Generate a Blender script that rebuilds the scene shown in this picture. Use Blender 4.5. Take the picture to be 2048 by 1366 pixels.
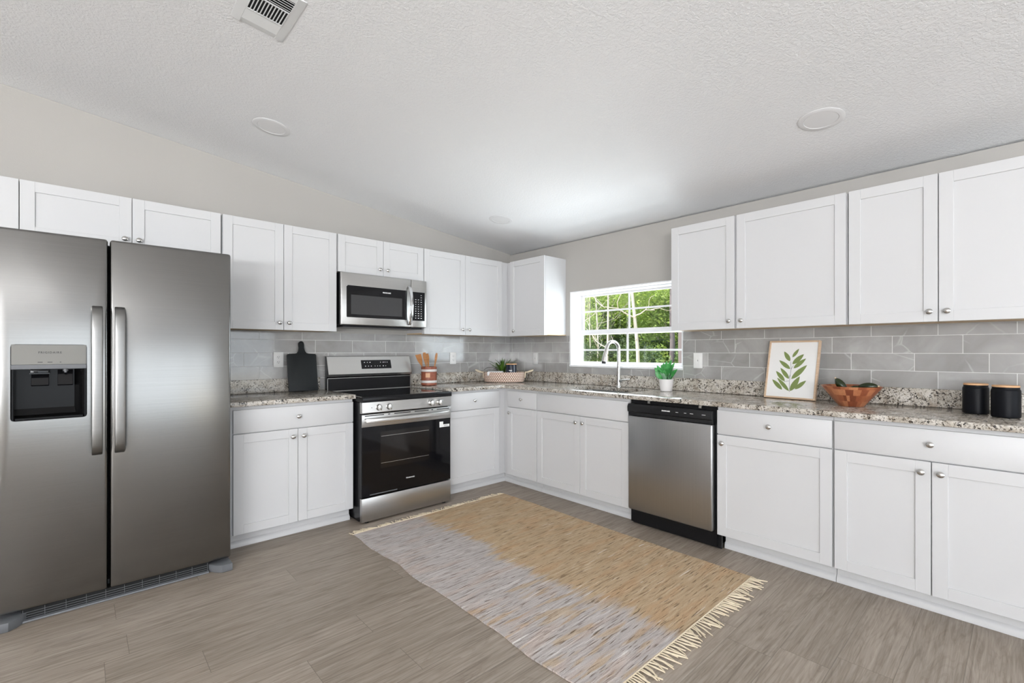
import bpy, bmesh, math, random
from mathutils import Vector, Matrix
R = math.radians
random.seed(7)
S = bpy.context.scene
COL = S.collection
for o in list(bpy.data.objects):
    bpy.data.objects.remove(o)

# ------------------------------------------------------------------ camera
cam_d = bpy.data.cameras.new('camera')
cam = bpy.data.objects.new('camera', cam_d)
COL.objects.link(cam)
S.camera = cam
cam_d.sensor_width = 36.0
cam_d.lens = 940.17 / 2048 * 36.0
cam_d.shift_x = -(1049.86 - 1024) / 2048
cam_d.shift_y = (701.95 - 683) / 2048
cam_d.clip_start = 0.05
cam_d.clip_end = 300
cam.location = (-3.5205, -3.9768, 1.2429)
cam.rotation_euler = (R(90.04), R(0.0), R(-43.34))

# ------------------------------------------------------------------ world, sun, daylight and fill lamps, exposure
world = bpy.data.worlds.new('sky')
S.world = world
world.use_nodes = True
wn = world.node_tree
wn.nodes.clear()
wo = wn.nodes.new('ShaderNodeOutputWorld')
wb = wn.nodes.new('ShaderNodeBackground')
wb.inputs[0].default_value = (0.72, 0.86, 1.0, 1)
wb.inputs[1].default_value = 2.2
wn.links.new(wb.outputs[0], wo.inputs[0])

sun_d = bpy.data.lights.new('sun', 'SUN')
sun_d.energy = 11
sun_d.angle = R(0.6)
sun_d.color = (1.0, 0.95, 0.86)
sun = bpy.data.objects.new('sun', sun_d)
COL.objects.link(sun)
sun.rotation_euler = Vector((0.52, -0.30, -0.80)).to_track_quat('-Z', 'Y').to_euler()


def area_lamp(name, loc, direction, sx, sy, energy, color=(1, 1, 1)):
    """Area lamp"""
    d = bpy.data.lights.new(name, 'AREA')
    d.shape = 'RECTANGLE'
    d.size, d.size_y, d.energy, d.color = sx, sy, energy, color
    o = bpy.data.objects.new(name, d)
    COL.objects.link(o)
    o.location = loc
    o.rotation_euler = Vector(direction).to_track_quat('-Z', 'Y').to_euler()
    return o


area_lamp('fill_side_lamp', (-8.56, -6.2, 1.0), (1, 0.35, 3.6), 2.8, 1.2, 430, (0.98, 0.99, 1.0))  # added fill lamp at an unseen opening, tilted up to brighten the ceiling
area_lamp('fill_rear_lamp', (-7.2, -8.06, 1.0), (0.25, 1, 3.2), 2.2, 1.2, 680, (0.98, 0.99, 1.0))  # unseen lamp added for ceiling bounce, behind and left of the camera
area_lamp('fill_door_lamp', (-2.4, -8.06, 1.1), (0, 1, 0.15), 4.4, 1.9, 62, (0.98, 0.99, 1.0))  # wide weak lamp added behind the camera for fill and refrigerator sheen
area_lamp('daylight_kitchen_window', (1.3, -1.5, 0.0), (-1, 0, 0.85), 2.1, 1.1, 235, (0.94, 0.97, 1.0))
area_lamp('skylight_kitchen_window', (0.088, -1.5, 1.464), (-1, 0, 0), 1.14, 0.68, 12, (0.82, 0.93, 1.0))

S.view_settings.view_transform = 'Standard'
S.view_settings.look = 'None'
S.view_settings.gamma = 1
S.view_settings.use_curve_mapping = False
S.view_settings.exposure = -0.15
S.cycles.use_denoising = True
S.cycles.max_bounces = 10
S.cycles.diffuse_bounces = 6
S.cycles.transparent_max_bounces = 12
S.cycles.sample_clamp_indirect = 8


# ------------------------------------------------------------------ material helpers
def srgb(r, g, b):
    f = lambda c: (c / 255 / 12.92) if c / 255 <= 0.04045 else ((c / 255 + 0.055) / 1.055) ** 2.4
    return (f(r), f(g), f(b), 1)


class NT:
    def __init__(self, name):
        self.m = bpy.data.materials.new(name)
        self.m.use_nodes = True
        self.t = self.m.node_tree
        self.b = self.t.nodes['Principled BSDF']
        self.out = self.t.nodes['Material Output']

    def n(self, typ, **kw):
        nd = self.t.nodes.new('ShaderNode' + typ)
        for k, v in kw.items():
            if isinstance(k, str) and hasattr(nd, k):
                setattr(nd, k, v)
        return nd

    def l(self, a, b):
        self.t.links.new(a, b)

    def set(self, **kw):
        for k, v in kw.items():
            self.b.inputs[k.replace('_', ' ')].default_value = v
        return self

    def coord(self, kind='Object', scale=(1, 1, 1), loc=(0, 0, 0), rot=(0, 0, 0)):
        c = self.n('TexCoord')
        mp = self.n('Mapping')
        mp.inputs['Scale'].default_value = scale
        mp.inputs['Location'].default_value = loc
        mp.inputs['Rotation'].default_value = rot
        self.l(c.outputs[kind], mp.inputs[0])
        return mp.outputs[0]

    def world(self, scale=(1, 1, 1), loc=(0, 0, 0)):
        g = self.n('NewGeometry')
        mp = self.n('Mapping')
        mp.inputs['Scale'].default_value = scale
        mp.inputs['Location'].default_value = loc
        self.l(g.outputs['Position'], mp.inputs[0])
        return mp.outputs[0]

    def noise(self, vec, scale=5, detail=3, rough=0.5, dist=0.0):
        nd = self.n('TexNoise')
        nd.inputs['Scale'].default_value = scale
        nd.inputs['Detail'].default_value = detail
        nd.inputs['Roughness'].default_value = rough
        nd.inputs['Distortion'].default_value = dist
        if vec is not None:
            self.l(vec, nd.inputs['Vector'])
        return nd

    def voro(self, vec, scale=5, feature='F1'):
        nd = self.n('TexVoronoi')
        nd.feature = feature
        nd.inputs['Scale'].default_value = scale
        self.l(vec, nd.inputs['Vector'])
        return nd

    def ramp(self, fac, stops, interp='LINEAR'):
        nd = self.n('ValToRGB')
        nd.color_ramp.interpolation = interp
        els = nd.color_ramp.elements
        while len(els) < len(stops):
            els.new(0.5)
        for e, (p, c) in zip(els, stops):
            e.position = p
            e.color = c if len(c) == 4 else (*c, 1)
        self.l(fac, nd.inputs[0])
        return nd.outputs[0]

    def mix(self, fac, a, b, mode='MIX'):
        nd = self.n('Mix')
        nd.data_type = 'RGBA'
        nd.blend_type = mode
        for sock, v in ((nd.inputs[0], fac), (nd.inputs[6], a), (nd.inputs[7], b)):
            if hasattr(v, 'is_linked'):
                self.l(v, sock)
            else:
                sock.default_value = v
        return nd.outputs[2]

    def math(self, op, a, b=None, c=None):
        nd = self.n('Math')
        nd.operation = op
        for i, v in enumerate((a, b, c)):
            if v is None:
                continue
            if hasattr(v, 'is_linked'):
                self.l(v, nd.inputs[i])
            else:
                nd.inputs[i].default_value = v
        return nd.outputs[0]

    def sep(self, vec):
        nd = self.n('SeparateXYZ')
        self.l(vec, nd.inputs[0])
        return nd.outputs

    def comb(self, x, y, z=0.0):
        nd = self.n('CombineXYZ')
        for i, v in enumerate((x, y, z)):
            if hasattr(v, 'is_linked'):
                self.l(v, nd.inputs[i])
            else:
                nd.inputs[i].default_value = v
        return nd.outputs[0]

    def white(self, vec):
        nd = self.n('TexWhiteNoise')
        nd.noise_dimensions = '3D'
        self.l(vec, nd.inputs['Vector'])
        return nd

    def bump(self, height, strength=0.2, distance=0.01):
        nd = self.n('Bump')
        nd.inputs['Strength'].default_value = strength
        nd.inputs['Distance'].default_value = distance
        self.l(height, nd.inputs['Height'])
        self.l(nd.outputs[0], self.b.inputs['Normal'])
        return nd

    def color(self, sock):
        self.l(sock, self.b.inputs['Base Color'])


def plain(name, col, rough=0.5, metal=0.0, spec=0.5, bump=None, coat=0.0):
    t = NT(name)
    t.set(Base_Color=col, Roughness=rough, Metallic=metal)
    t.b.inputs['Specular IOR Level'].default_value = spec
    t.b.inputs['Coat Weight'].default_value = coat
    nz = t.noise(t.coord(), bump[0] if bump else 40, 3)
    t.bump(nz.outputs[0], bump[1] if bump else 0.02, 0.002)
    return t.m


M = {}
M['cabinet'] = plain('white_cabinet_paint', (0.59, 0.59, 0.594, 1), 0.38, spec=0.4)
M['cabinet_in'] = plain('white_cabinet_frame', (0.56, 0.56, 0.566, 1), 0.45, spec=0.4)
M['maple'] = plain('raw_maple_underside', srgb(205, 180, 145), 0.6)
M['trim'] = plain('white_trim', (0.82, 0.82, 0.83, 1), 0.4)
M['plastic_white'] = plain('white_plastic', (0.78, 0.78, 0.77, 1), 0.35)
M['black_gloss'] = plain('black_glass', (0.004, 0.004, 0.005, 1), 0.06, spec=0.33)
M['black_glass_top'] = plain('cooktop_glass', (0.008, 0.008, 0.010, 1), 0.05)
M['black_plastic'] = plain('black_plastic', (0.010, 0.010, 0.011, 1), 0.3, spec=0.3)
M['black_enamel'] = plain('black_enamel', (0.008, 0.008, 0.009, 1), 0.25, spec=0.25)
M['dark_slot'] = plain('dark_recess', (0.004, 0.004, 0.004, 1), 0.8)
M['grey_plastic'] = plain('grey_plastic', srgb(98, 100, 103), 0.45)
M['grey_panel'] = plain('grey_satin_panel', srgb(128, 127, 123), 0.5, spec=0.3)
M['nickel'] = plain('brushed_nickel', (0.62, 0.61, 0.59, 1), 0.26, 1.0)
M['chrome'] = plain('polished_chrome', (0.78, 0.79, 0.80, 1), 0.1, 1.0)
M['cavity'] = plain('dispenser_cavity_black', (0.004, 0.004, 0.0042, 1), 0.2, spec=0.14)
M['steel_dark'] = plain('sink_steel', (0.45, 0.46, 0.47, 1), 0.3, 1.0)
M['mark_white'] = plain('white_lettering', (0.75, 0.75, 0.75, 1), 0.5)
M['mark_dark'] = plain('dark_lettering', (0.03, 0.03, 0.03, 1), 0.5)
M['board'] = plain('charcoal_board', srgb(28, 31, 32), 0.45, spec=0.25, bump=(60, 0.12))
M['ceramic_white'] = plain('white_ceramic', (0.74, 0.72, 0.71, 1), 0.45)
M['can_black'] = plain('matte_black_ceramic', (0.0045, 0.005, 0.007, 1), 0.45, spec=0.14, bump=(400, 0.1))
M['candle_navy'] = plain('dark_candle_jar', (0.008, 0.012, 0.025, 1), 0.12)
M['cream_rope'] = plain('cream_rope', srgb(214, 200, 176), 0.9, bump=(300, 0.5))
M['paper'] = plain('white_paper', (0.80, 0.80, 0.79, 1), 0.6)
M['ink_green'] = plain('olive_ink', srgb(118, 134, 78), 0.8)
M['ink_stem'] = plain('grey_ink', srgb(120, 122, 128), 0.8)
M['linen'] = plain('white_linen', (0.78, 0.78, 0.80, 1), 0.9, bump=(200, 0.4))
M['crock_white'] = plain('white_glaze_band', srgb(205, 200, 196), 0.35)
M['crock_tag'] = plain('tan_square', srgb(205, 160, 125), 0.6)
M['fruit'] = plain('dark_green_skin', srgb(30, 42, 16), 0.25, bump=(60, 0.3))
M['gold'] = plain('yellow_fruit_skin', srgb(200, 140, 50), 0.4)
M['vent'] = plain('vent_white', (0.70, 0.71, 0.71, 1), 0.5)
M['lamp_trim'] = plain('lamp_trim_white', (0.74, 0.74, 0.745, 1), 0.6)
M['lamp_lens'] = plain('lamp_lens_white', (0.76, 0.76, 0.765, 1), 0.6)


def stainless(name, base, rough, axis='x', streak=0.05):
    t = NT(name)
    t.set(Metallic=1.0, Roughness=rough)
    sc = (2, 2, 900) if axis == 'x' else (900, 900, 2)
    nz = t.noise(t.coord(scale=sc), 1.0, 2)
    t.color(t.ramp(nz.outputs[0], [(0.3, tuple(c * (1 - streak) for c in base)), (0.7, tuple(c * (1 + streak) for c in base))]))
    t.bump(nz.outputs[0], 0.03, 0.001)
    return t.m


M['steel'] = stainless('brushed_stainless', (0.50, 0.49, 0.475), 0.30)
M['steel_fridge'] = stainless('brushed_stainless_fridge', (0.228, 0.225, 0.217), 0.21)
M['steel_bright'] = stainless('satin_steel_bright', (0.62, 0.615, 0.60), 0.26)
M['steel_handle'] = stainless('satin_steel_handle', (0.27, 0.268, 0.262), 0.36)
M['steel_v'] = stainless('brushed_stainless_vertical', (0.41, 0.412, 0.415), 0.32, 'z')


def mat_wall():
    t = NT('greige_wall_paint')
    t.set(Roughness=0.75)
    nz = t.noise(t.world(), 1.5, 2)
    t.color(t.ramp(nz.outputs[0], [(0.3, (0.405, 0.388, 0.362)), (0.7, (0.425, 0.408, 0.381))]))
    f = t.noise(t.world(), 120, 3)
    t.bump(f.outputs[0], 0.12, 0.003)
    return t.m


def mat_ceiling():
    t = NT('white_knockdown_ceiling')
    t.set(Roughness=0.85)
    t.set(Base_Color=(0.84, 0.845, 0.855, 1))
    a = t.noise(t.world(), 80, 3, 0.55, 0.5)
    b = t.ramp(a.outputs[0], [(0.42, (0, 0, 0)), (0.58, (1, 1, 1))])
    t.bump(b, 0.34, 0.003)
    return t.m


def mat_floor():
    t = NT('grey_oak_plank_floor')
    x, y, z = t.sep(t.world())
    W, L = 0.182, 1.22
    ry = t.math('DIVIDE', y, W)
    row = t.math('FLOOR', ry)
    fy = t.math('FRACT', ry)
    sh = t.white(t.comb(row, 3.3, 0)).outputs['Value']
    rx = t.math('ADD', t.math('DIVIDE', x, L), t.math('MULTIPLY', sh, 7.0))
    colm = t.math('FLOOR', rx)
    fx = t.math('FRACT', rx)
    rnd = t.white(t.comb(row, colm, 1.7))
    # grain, shifted per plank
    off = t.math('MULTIPLY', rnd.outputs['Value'], 31.0)
    gv = t.comb(t.math('ADD', t.math('MULTIPLY', x, 1.1), off), t.math('ADD', t.math('MULTIPLY', y, 16.0), off), off)
    g1 = t.noise(gv, 2.2, 6, 0.62, 1.6)
    gv2 = t.comb(t.math('ADD', t.math('MULTIPLY', x, 3.0), off), t.math('MULTIPLY', y, 110.0), off)
    g2 = t.noise(gv2, 1.5, 3, 0.6, 0.4)
    base = t.ramp(g1.outputs[0], [(0.28, (0.195, 0.160, 0.127)), (0.48, (0.305, 0.257, 0.210)), (0.72, (0.39, 0.335, 0.283))])
    fine = t.ramp(g2.outputs[0], [(0.25, (0.70, 0.68, 0.66)), (0.6, (1.06, 1.06, 1.06))])
    c = t.mix(0.7, base, fine, 'MULTIPLY')
    gv3 = t.comb(t.math('ADD', t.math('MULTIPLY', x, 0.8), off), t.math('ADD', t.math('MULTIPLY', y, 7.0), off), off)
    g3 = t.noise(gv3, 1.6, 2, 0.45, 0.5)
    ring = t.math('SINE', t.math('MULTIPLY', g3.outputs[0], 95.0))
    rl = t.ramp(ring, [(0.45, (1.03, 1.03, 1.03)), (0.9, (0.72, 0.69, 0.66)), (1.0, (0.86, 0.84, 0.82))])
    c = t.mix(0.36, c, rl, 'MULTIPLY')
    tone = t.ramp(rnd.outputs['Value'], [(0.0, (0.92, 0.915, 0.91)), (1.0, (1.08, 1.08, 1.09))])
    c = t.mix(1.0, c, tone, 'MULTIPLY')
    # seams
    e1 = t.math('LESS_THAN', t.math('MINIMUM', fy, t.math('SUBTRACT', 1.0, fy)), 0.006)
    e2 = t.math('LESS_THAN', t.math('MINIMUM', fx, t.math('SUBTRACT', 1.0, fx)), 0.0010)
    seam = t.math('MAXIMUM', e1, e2)
    c = t.mix(t.math('MULTIPLY', seam, 0.55), c, (0.10, 0.085, 0.07, 1))
    t.color(c)
    t.set(Roughness=0.42)
    t.b.inputs['Specular IOR Level'].default_value = 0.35
    h = t.math('SUBTRACT', g2.outputs[0], t.math('MULTIPLY', seam, 1.0))
    t.bump(h, 0.10, 0.002)
    return t.m


def mat_tile(axis, sgn, anchor):
    """4x12 in glossy grey stone-look tiles in a third-offset bond; axis along the wall."""
    t = NT('grey_glossy_tile_' + axis)
    x, y, z = t.sep(t.world())
    a = x if axis == 'x' else y
    P, H, Z0 = 0.3085, 0.1028, 1.128
    rz = t.math('DIVIDE', t.math('SUBTRACT', z, Z0), H)
    row = t.math('FLOOR', rz)
    fz = t.math('FRACT', rz)
    ra = t.math('DIVIDE', t.math('SUBTRACT', t.math('SUBTRACT', a, anchor), t.math('MULTIPLY', row, sgn * P / 3)), P)
    cl = t.math('FLOOR', ra)
    fa = t.math('FRACT', ra)
    rnd = t.white(t.comb(row, cl, 0.37 if axis == 'x' else 5.1))
    off = t.math('MULTIPLY', rnd.outputs['Value'], 17.0)
    v = t.comb(t.math('ADD', a, off), t.math('ADD', z, off), off)
    cloud = t.noise(v, 5.0, 4, 0.55, 0.6)
    base = t.ramp(cloud.outputs[0], [(0.3, (0.275, 0.266, 0.257)), (0.55, (0.34, 0.333, 0.324)), (0.75, (0.40, 0.395, 0.386))])
    wv = t.noise(v, 9.0, 2)
    vv = t.comb(t.math('ADD', t.math('MULTIPLY', a, 0.75), t.math('ADD', off, t.math('MULTIPLY', wv.outputs[0], 0.035))), t.math('ADD', z, off), off)
    vn = t.voro(vv, 5.5, 'DISTANCE_TO_EDGE')
    msk = t.ramp(t.noise(v, 3.0, 1).outputs[0], [(0.50, (0, 0, 0)), (0.60, (1, 1, 1))])
    vm = t.math('MULTIPLY', t.ramp(vn.outputs['Distance'], [(0.0, (1, 1, 1)), (0.022, (0, 0, 0))]), msk)
    c = t.mix(t.math('MULTIPLY', vm, 0.38), base, (0.68, 0.67, 0.66, 1))
    tone = t.ramp(rnd.outputs['Value'], [(0, (0.90, 0.90, 0.90)), (1, (1.07, 1.07, 1.07))])
    c = t.mix(1.0, c, tone, 'MULTIPLY')
    m1 = t.math('LESS_THAN', t.math('MULTIPLY', t.math('MINIMUM', fz, t.math('SUBTRACT', 1.0, fz)), H), 0.0013)
    m2 = t.math('LESS_THAN', t.math('MULTIPLY', t.math('MINIMUM', fa, t.math('SUBTRACT', 1.0, fa)), P), 0.0013)
    mort = t.math('MAXIMUM', m1, m2)
    c = t.mix(mort, c, (0.66, 0.655, 0.645, 1))
    t.color(c)
    rr = t.math('ADD', t.math('MULTIPLY', mort, 0.6), 0.09)
    t.l(rr, t.b.inputs['Roughness'])
    wav = t.noise(v, 9, 2)
    h = t.math('SUBTRACT', t.math('MULTIPLY', wav.outputs[0], 0.6), t.math('MULTIPLY', mort, 0.5))
    t.bump(h, 0.05, 0.002)
    t.b.inputs['Specular IOR Level'].default_value = 0.75
    return t.m


def mat_granite():
    t = NT('speckled_granite')
    p = t.world()
    wob = t.noise(p, 30, 3)
    base = t.ramp(t.noise(p, 14, 4, 0.6, 0.5).outputs[0], [(0.30, (0.30, 0.255, 0.205)), (0.46, (0.455, 0.415, 0.36)), (0.66, (0.60, 0.57, 0.525))])
    v1 = t.voro(p, 150)
    c1 = t.white(v1.outputs['Position'])
    spk = t.ramp(c1.outputs['Value'], [(0.0, (0.06, 0.055, 0.055)), (0.17, (0.10, 0.09, 0.085)), (0.20, (0.30, 0.27, 0.24)), (0.34, (0.46, 0.42, 0.37)), (0.40, (1, 1, 1)), (1, (1, 1, 1))], 'CONSTANT')
    clump = t.ramp(t.noise(p, 26, 3, 0.65, 1.0).outputs[0], [(0.44, (0, 0, 0)), (0.56, (1, 1, 1))])
    c = t.mix(clump, base, t.mix(1.0, base, spk, 'MULTIPLY'))
    v2 = t.voro(p, 260)
    c2 = t.white(v2.outputs['Position'])
    sp2 = t.ramp(c2.outputs['Value'], [(0, (0.25, 0.23, 0.21)), (0.13, (1, 1, 1)), (0.9, (1.2, 1.2, 1.2))], 'CONSTANT')
    c = t.mix(0.8, c, sp2, 'MULTIPLY')
    t.color(c)
    t.set(Roughness=0.12)
    return t.m


def mat_wood(name, a, b, axis=(1, 1, 9), rough=0.5, scale=6):
    t = NT(name)
    nz = t.noise(t.coord(scale=axis), scale, 4, 0.6, 1.2)
    t.color(t.ramp(nz.outputs[0], [(0.3, a), (0.7, b)]))
    t.set(Roughness=rough)
    t.bump(nz.outputs[0], 0.06, 0.001)
    return t.m


def mat_bowl():
    t = NT('segmented_acacia_bowl')
    p = t.coord()
    x, y, z = t.sep(p)
    ang = t.math('ARCTAN2', y, x)
    row = t.math('FLOOR', t.math('DIVIDE', z, 0.034))
    seg = t.math('FLOOR', t.math('ADD', t.math('MULTIPLY', ang, 22 / 6.283), t.math('MULTIPLY', row, 0.5)))
    rnd = t.white(t.comb(row, seg, 2.2))
    c = t.ramp(rnd.outputs['Value'], [(0.0, srgb(112, 56, 34)), (0.35, srgb(138, 76, 48)), (0.7, srgb(160, 98, 64)), (1.0, srgb(182, 124, 86))])
    g = t.noise(t.coord(scale=(30, 30, 5)), 4, 3, 0.6, 1.0)
    c = t.mix(0.45, c, t.ramp(g.outputs[0], [(0.3, (0.6, 0.5, 0.45)), (0.7, (1.1, 1.1, 1.1))]), 'MULTIPLY')
    t.color(c)
    t.set(Roughness=0.35)
    t.bump(g.outputs[0], 0.05, 0.001)
    return t.m


def mat_basket():
    t = NT('woven_seagrass_basket')
    x, y, z = t.sep(t.coord())
    ang = t.math('ARCTAN2', t.math('MULTIPLY', y, 1.5), x)
    u = t.math('MULTIPLY', ang, 54 / 6.283)
    w = t.math('MULTIPLY', z, 62.0)
    row = t.math('FLOOR', w)
    uu = t.math('ADD', u, t.math('MULTIPLY', t.math('MODULO', row, 2.0), 0.5))
    cx = t.math('SUBTRACT', t.math('FRACT', uu), 0.5)
    cz = t.math('SUBTRACT', t.math('FRACT', w), 0.5)
    d = t.math('SQRT', t.math('ADD', t.math('MULTIPLY', cx, cx), t.math('MULTIPLY', cz, cz)))
    c = t.ramp(d, [(0.24, srgb(236, 222, 210)), (0.40, srgb(196, 164, 144)), (0.52, srgb(104, 70, 56))])
    t.color(c)
    t.set(Roughness=0.85)
    t.bump(t.math('SUBTRACT', 1.0, d), 0.7, 0.004)
    return t.m


def mat_rug():
    t = NT('woven_jute_rag_rug')
    p = t.world()
    x, y, z = t.sep(p)
    wv = t.comb(t.math('MULTIPLY', x, 5.0), t.math('MULTIPLY', y, 95.0), 0.0)
    wig = t.noise(t.comb(t.math('MULTIPLY', x, 7.0), t.math('MULTIPLY', y, 7.0)), 1.0, 2)
    wv2 = t.comb(t.math('MULTIPLY', x, 6.0), t.math('ADD', t.math('MULTIPLY', y, 90.0), t.math('MULTIPLY', wig.outputs[0], 1.6)), 3.0)
    strips = t.noise(wv2, 1.0, 3, 0.55, 0.3)
    fine = t.noise(t.comb(t.math('MULTIPLY', x, 240.0), t.math('MULTIPLY', y, 240.0)), 1.0, 2)
    # the two halves of the rug: grey ramp on one side, tan ramp on the other, ragged boundary between
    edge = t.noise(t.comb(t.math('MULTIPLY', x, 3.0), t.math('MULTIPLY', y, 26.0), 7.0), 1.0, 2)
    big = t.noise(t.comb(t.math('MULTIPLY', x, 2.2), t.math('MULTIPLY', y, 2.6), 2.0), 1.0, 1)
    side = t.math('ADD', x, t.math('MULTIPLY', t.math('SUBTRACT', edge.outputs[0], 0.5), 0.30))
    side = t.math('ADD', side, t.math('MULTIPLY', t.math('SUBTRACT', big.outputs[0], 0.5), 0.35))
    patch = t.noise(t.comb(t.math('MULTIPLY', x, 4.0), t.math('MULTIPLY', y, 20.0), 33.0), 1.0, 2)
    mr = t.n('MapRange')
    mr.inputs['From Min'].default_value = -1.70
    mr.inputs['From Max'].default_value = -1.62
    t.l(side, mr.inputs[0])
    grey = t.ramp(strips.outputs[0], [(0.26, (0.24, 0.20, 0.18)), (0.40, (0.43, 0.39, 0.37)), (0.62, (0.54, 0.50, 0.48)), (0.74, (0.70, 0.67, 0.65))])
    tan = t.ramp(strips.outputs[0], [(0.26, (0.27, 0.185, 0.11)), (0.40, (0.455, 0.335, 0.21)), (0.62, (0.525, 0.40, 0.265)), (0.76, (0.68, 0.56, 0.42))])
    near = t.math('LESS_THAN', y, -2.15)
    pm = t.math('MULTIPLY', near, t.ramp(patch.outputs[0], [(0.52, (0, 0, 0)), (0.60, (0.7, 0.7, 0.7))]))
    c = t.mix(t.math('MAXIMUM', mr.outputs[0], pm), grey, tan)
    red = t.noise(t.comb(t.math('MULTIPLY', x, 3.0), t.math('MULTIPLY', y, 14.0), 51.0), 1.0, 2)
    c = t.mix(t.math('MULTIPLY', t.ramp(red.outputs[0], [(0.5, (0, 0, 0)), (0.66, (1, 1, 1))]), 0.55), c, t.mix(1.0, c, (1.04, 0.90, 0.80, 1), 'MULTIPLY'))
    # dark gaps between the rag strips and a few white rags
    gap = t.noise(t.comb(t.math('MULTIPLY', x, 11.0), t.math('ADD', t.math('MULTIPLY', y, 140.0), t.math('MULTIPLY', wig.outputs[0], 2.5)), 9.0), 1.0, 2, 0.5)
    gm = t.ramp(gap.outputs[0], [(0.33, (1, 1, 1)), (0.40, (0, 0, 0))])
    c = t.mix(t.math('MULTIPLY', gm, 0.75), c, (0.12, 0.08, 0.05, 1))
    wh = t.noise(t.comb(t.math('MULTIPLY', x, 4.0), t.math('MULTIPLY', y, 80.0), 21.0), 1.0, 2, 0.5)
    wm = t.ramp(wh.outputs[0], [(0.69, (0, 0, 0)), (0.72, (1, 1, 1))])
    c = t.mix(t.math('MULTIPLY', wm, 0.85), c, (0.80, 0.77, 0.73, 1))
    c = t.mix(0.5, c, t.ramp(fine.outputs[0], [(0.3, (0.7, 0.7, 0.7)), (0.7, (1.2, 1.2, 1.2))]), 'MULTIPLY')
    t.color(c)
    t.set(Roughness=0.95)
    t.b.inputs['Specular IOR Level'].default_value = 0.1
    h = t.math('ADD', t.math('SUBTRACT', strips.outputs[0], t.math('MULTIPLY', gm, 0.5)), t.math('MULTIPLY', fine.outputs[0], 0.25))
    t.bump(h, 0.6, 0.006)
    return t.m


def mat_leaf(name, a, b, rough=0.45, scale=3.0, trans=0.0):
    t = NT(name)
    nz = t.noise(t.coord(), scale, 3)
    oi = t.n('ObjectInfo')
    c = t.ramp(nz.outputs[0], [(0.3, a), (0.7, b)])
    hs = t.n('HueSaturation')
    t.l(c, hs.inputs['Color'])
    t.l(t.math('ADD', t.math('MULTIPLY', oi.outputs['Random'], 0.5), 0.75), hs.inputs['Value'])
    t.color(hs.outputs[0])
    t.set(Roughness=rough)
    if trans:
        tr = t.n('BsdfTranslucent')
        t.l(hs.outputs[0], tr.inputs[0])
        mx = t.n('MixShader')
        mx.inputs[0].default_value = trans
        t.l(t.b.outputs[0], mx.inputs[1])
        t.l(tr.outputs[0], mx.inputs[2])
        t.l(mx.outputs[0], t.out.inputs[0])
    return t.m


def mat_glass():
    t = NT('window_glass')
    t.t.nodes.remove(t.b)
    tr = t.n('BsdfTransparent')
    gl = t.n('BsdfGlossy')
    gl.inputs['Roughness'].default_value = 0.02
    fr = t.n('Fresnel')
    fr.inputs[0].default_value = 1.45
    nz = t.noise(t.coord(), 3, 1)
    tint = t.ramp(nz.outputs[0], [(0, (0.95, 0.97, 0.96)), (1, (0.97, 0.98, 0.98))])
    t.l(tint, tr.inputs[0])
    mx = t.n('MixShader')
    t.l(t.math('MULTIPLY', fr.outputs[0], 0.6), mx.inputs[0])
    t.l(tr.outputs[0], mx.inputs[1])
    t.l(gl.outputs[0], mx.inputs[2])
    t.l(mx.outputs[0], t.out.inputs[0])
    return t.m


M['wall'] = mat_wall()
M['ceiling'] = mat_ceiling()
M['floor'] = mat_floor()
M['tile_x'] = mat_tile('x', -1, -1.821 + 0.1028)
M['tile_y'] = mat_tile('y', 1, -3.545)
M['granite'] = mat_granite()
M['bamboo'] = mat_wood('bamboo_lid', srgb(196, 148, 105), srgb(214, 172, 130))
M['oak_frame'] = mat_wood('light_oak_frame', srgb(188, 160, 132), srgb(206, 182, 156))
M['spoon'] = mat_wood('acacia_utensil', srgb(150, 98, 52), srgb(186, 130, 76))
M['crock'] = mat_wood('terracotta_crock', srgb(118, 62, 42), srgb(150, 84, 60), (1, 1, 1), 0.5, 20)
M['bowl'] = mat_bowl()
M['basket'] = mat_basket()
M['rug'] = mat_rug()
M['fringe'] = plain('cream_cotton_fringe', srgb(226, 212, 186), 0.95, bump=(300, 0.4))
M['succulent'] = mat_leaf('succulent_leaf', srgb(26, 104, 44), srgb(92, 176, 98), 0.3, 26)
M['succulent_pale'] = mat_leaf('succulent_pale_leaf', srgb(120, 160, 130), srgb(150, 185, 155), 0.4, 12)
M['grassleaf'] = mat_leaf('grass_leaf', srgb(38, 74, 16), srgb(92, 130, 40), 0.4, 14)
M['darkleaf'] = mat_leaf('dark_strap_leaf', (0.008, 0.010, 0.012, 1), (0.014, 0.02, 0.014, 1), 0.4, 10)
M['foliage'] = mat_leaf('forest_leaf', srgb(120, 150, 60), srgb(215, 232, 130), 0.6, 0.9, 0.45)
M['foliage_d'] = mat_leaf('forest_leaf_dark', srgb(60, 80, 50), srgb(165, 190, 115), 0.6, 0.9, 0.4)
M['bark_pale'] = plain('pale_bark', srgb(214, 202, 188), 0.9, bump=(30, 0.5))
M['bark'] = plain('grey_brown_bark', srgb(112, 102, 104), 0.9, bump=(20, 0.8))
M['ground'] = mat_wood('sandy_leaf_litter', srgb(120, 100, 70), srgb(190, 176, 140), (1, 1, 1), 0.95, 3)
M['glass'] = mat_glass()


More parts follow.
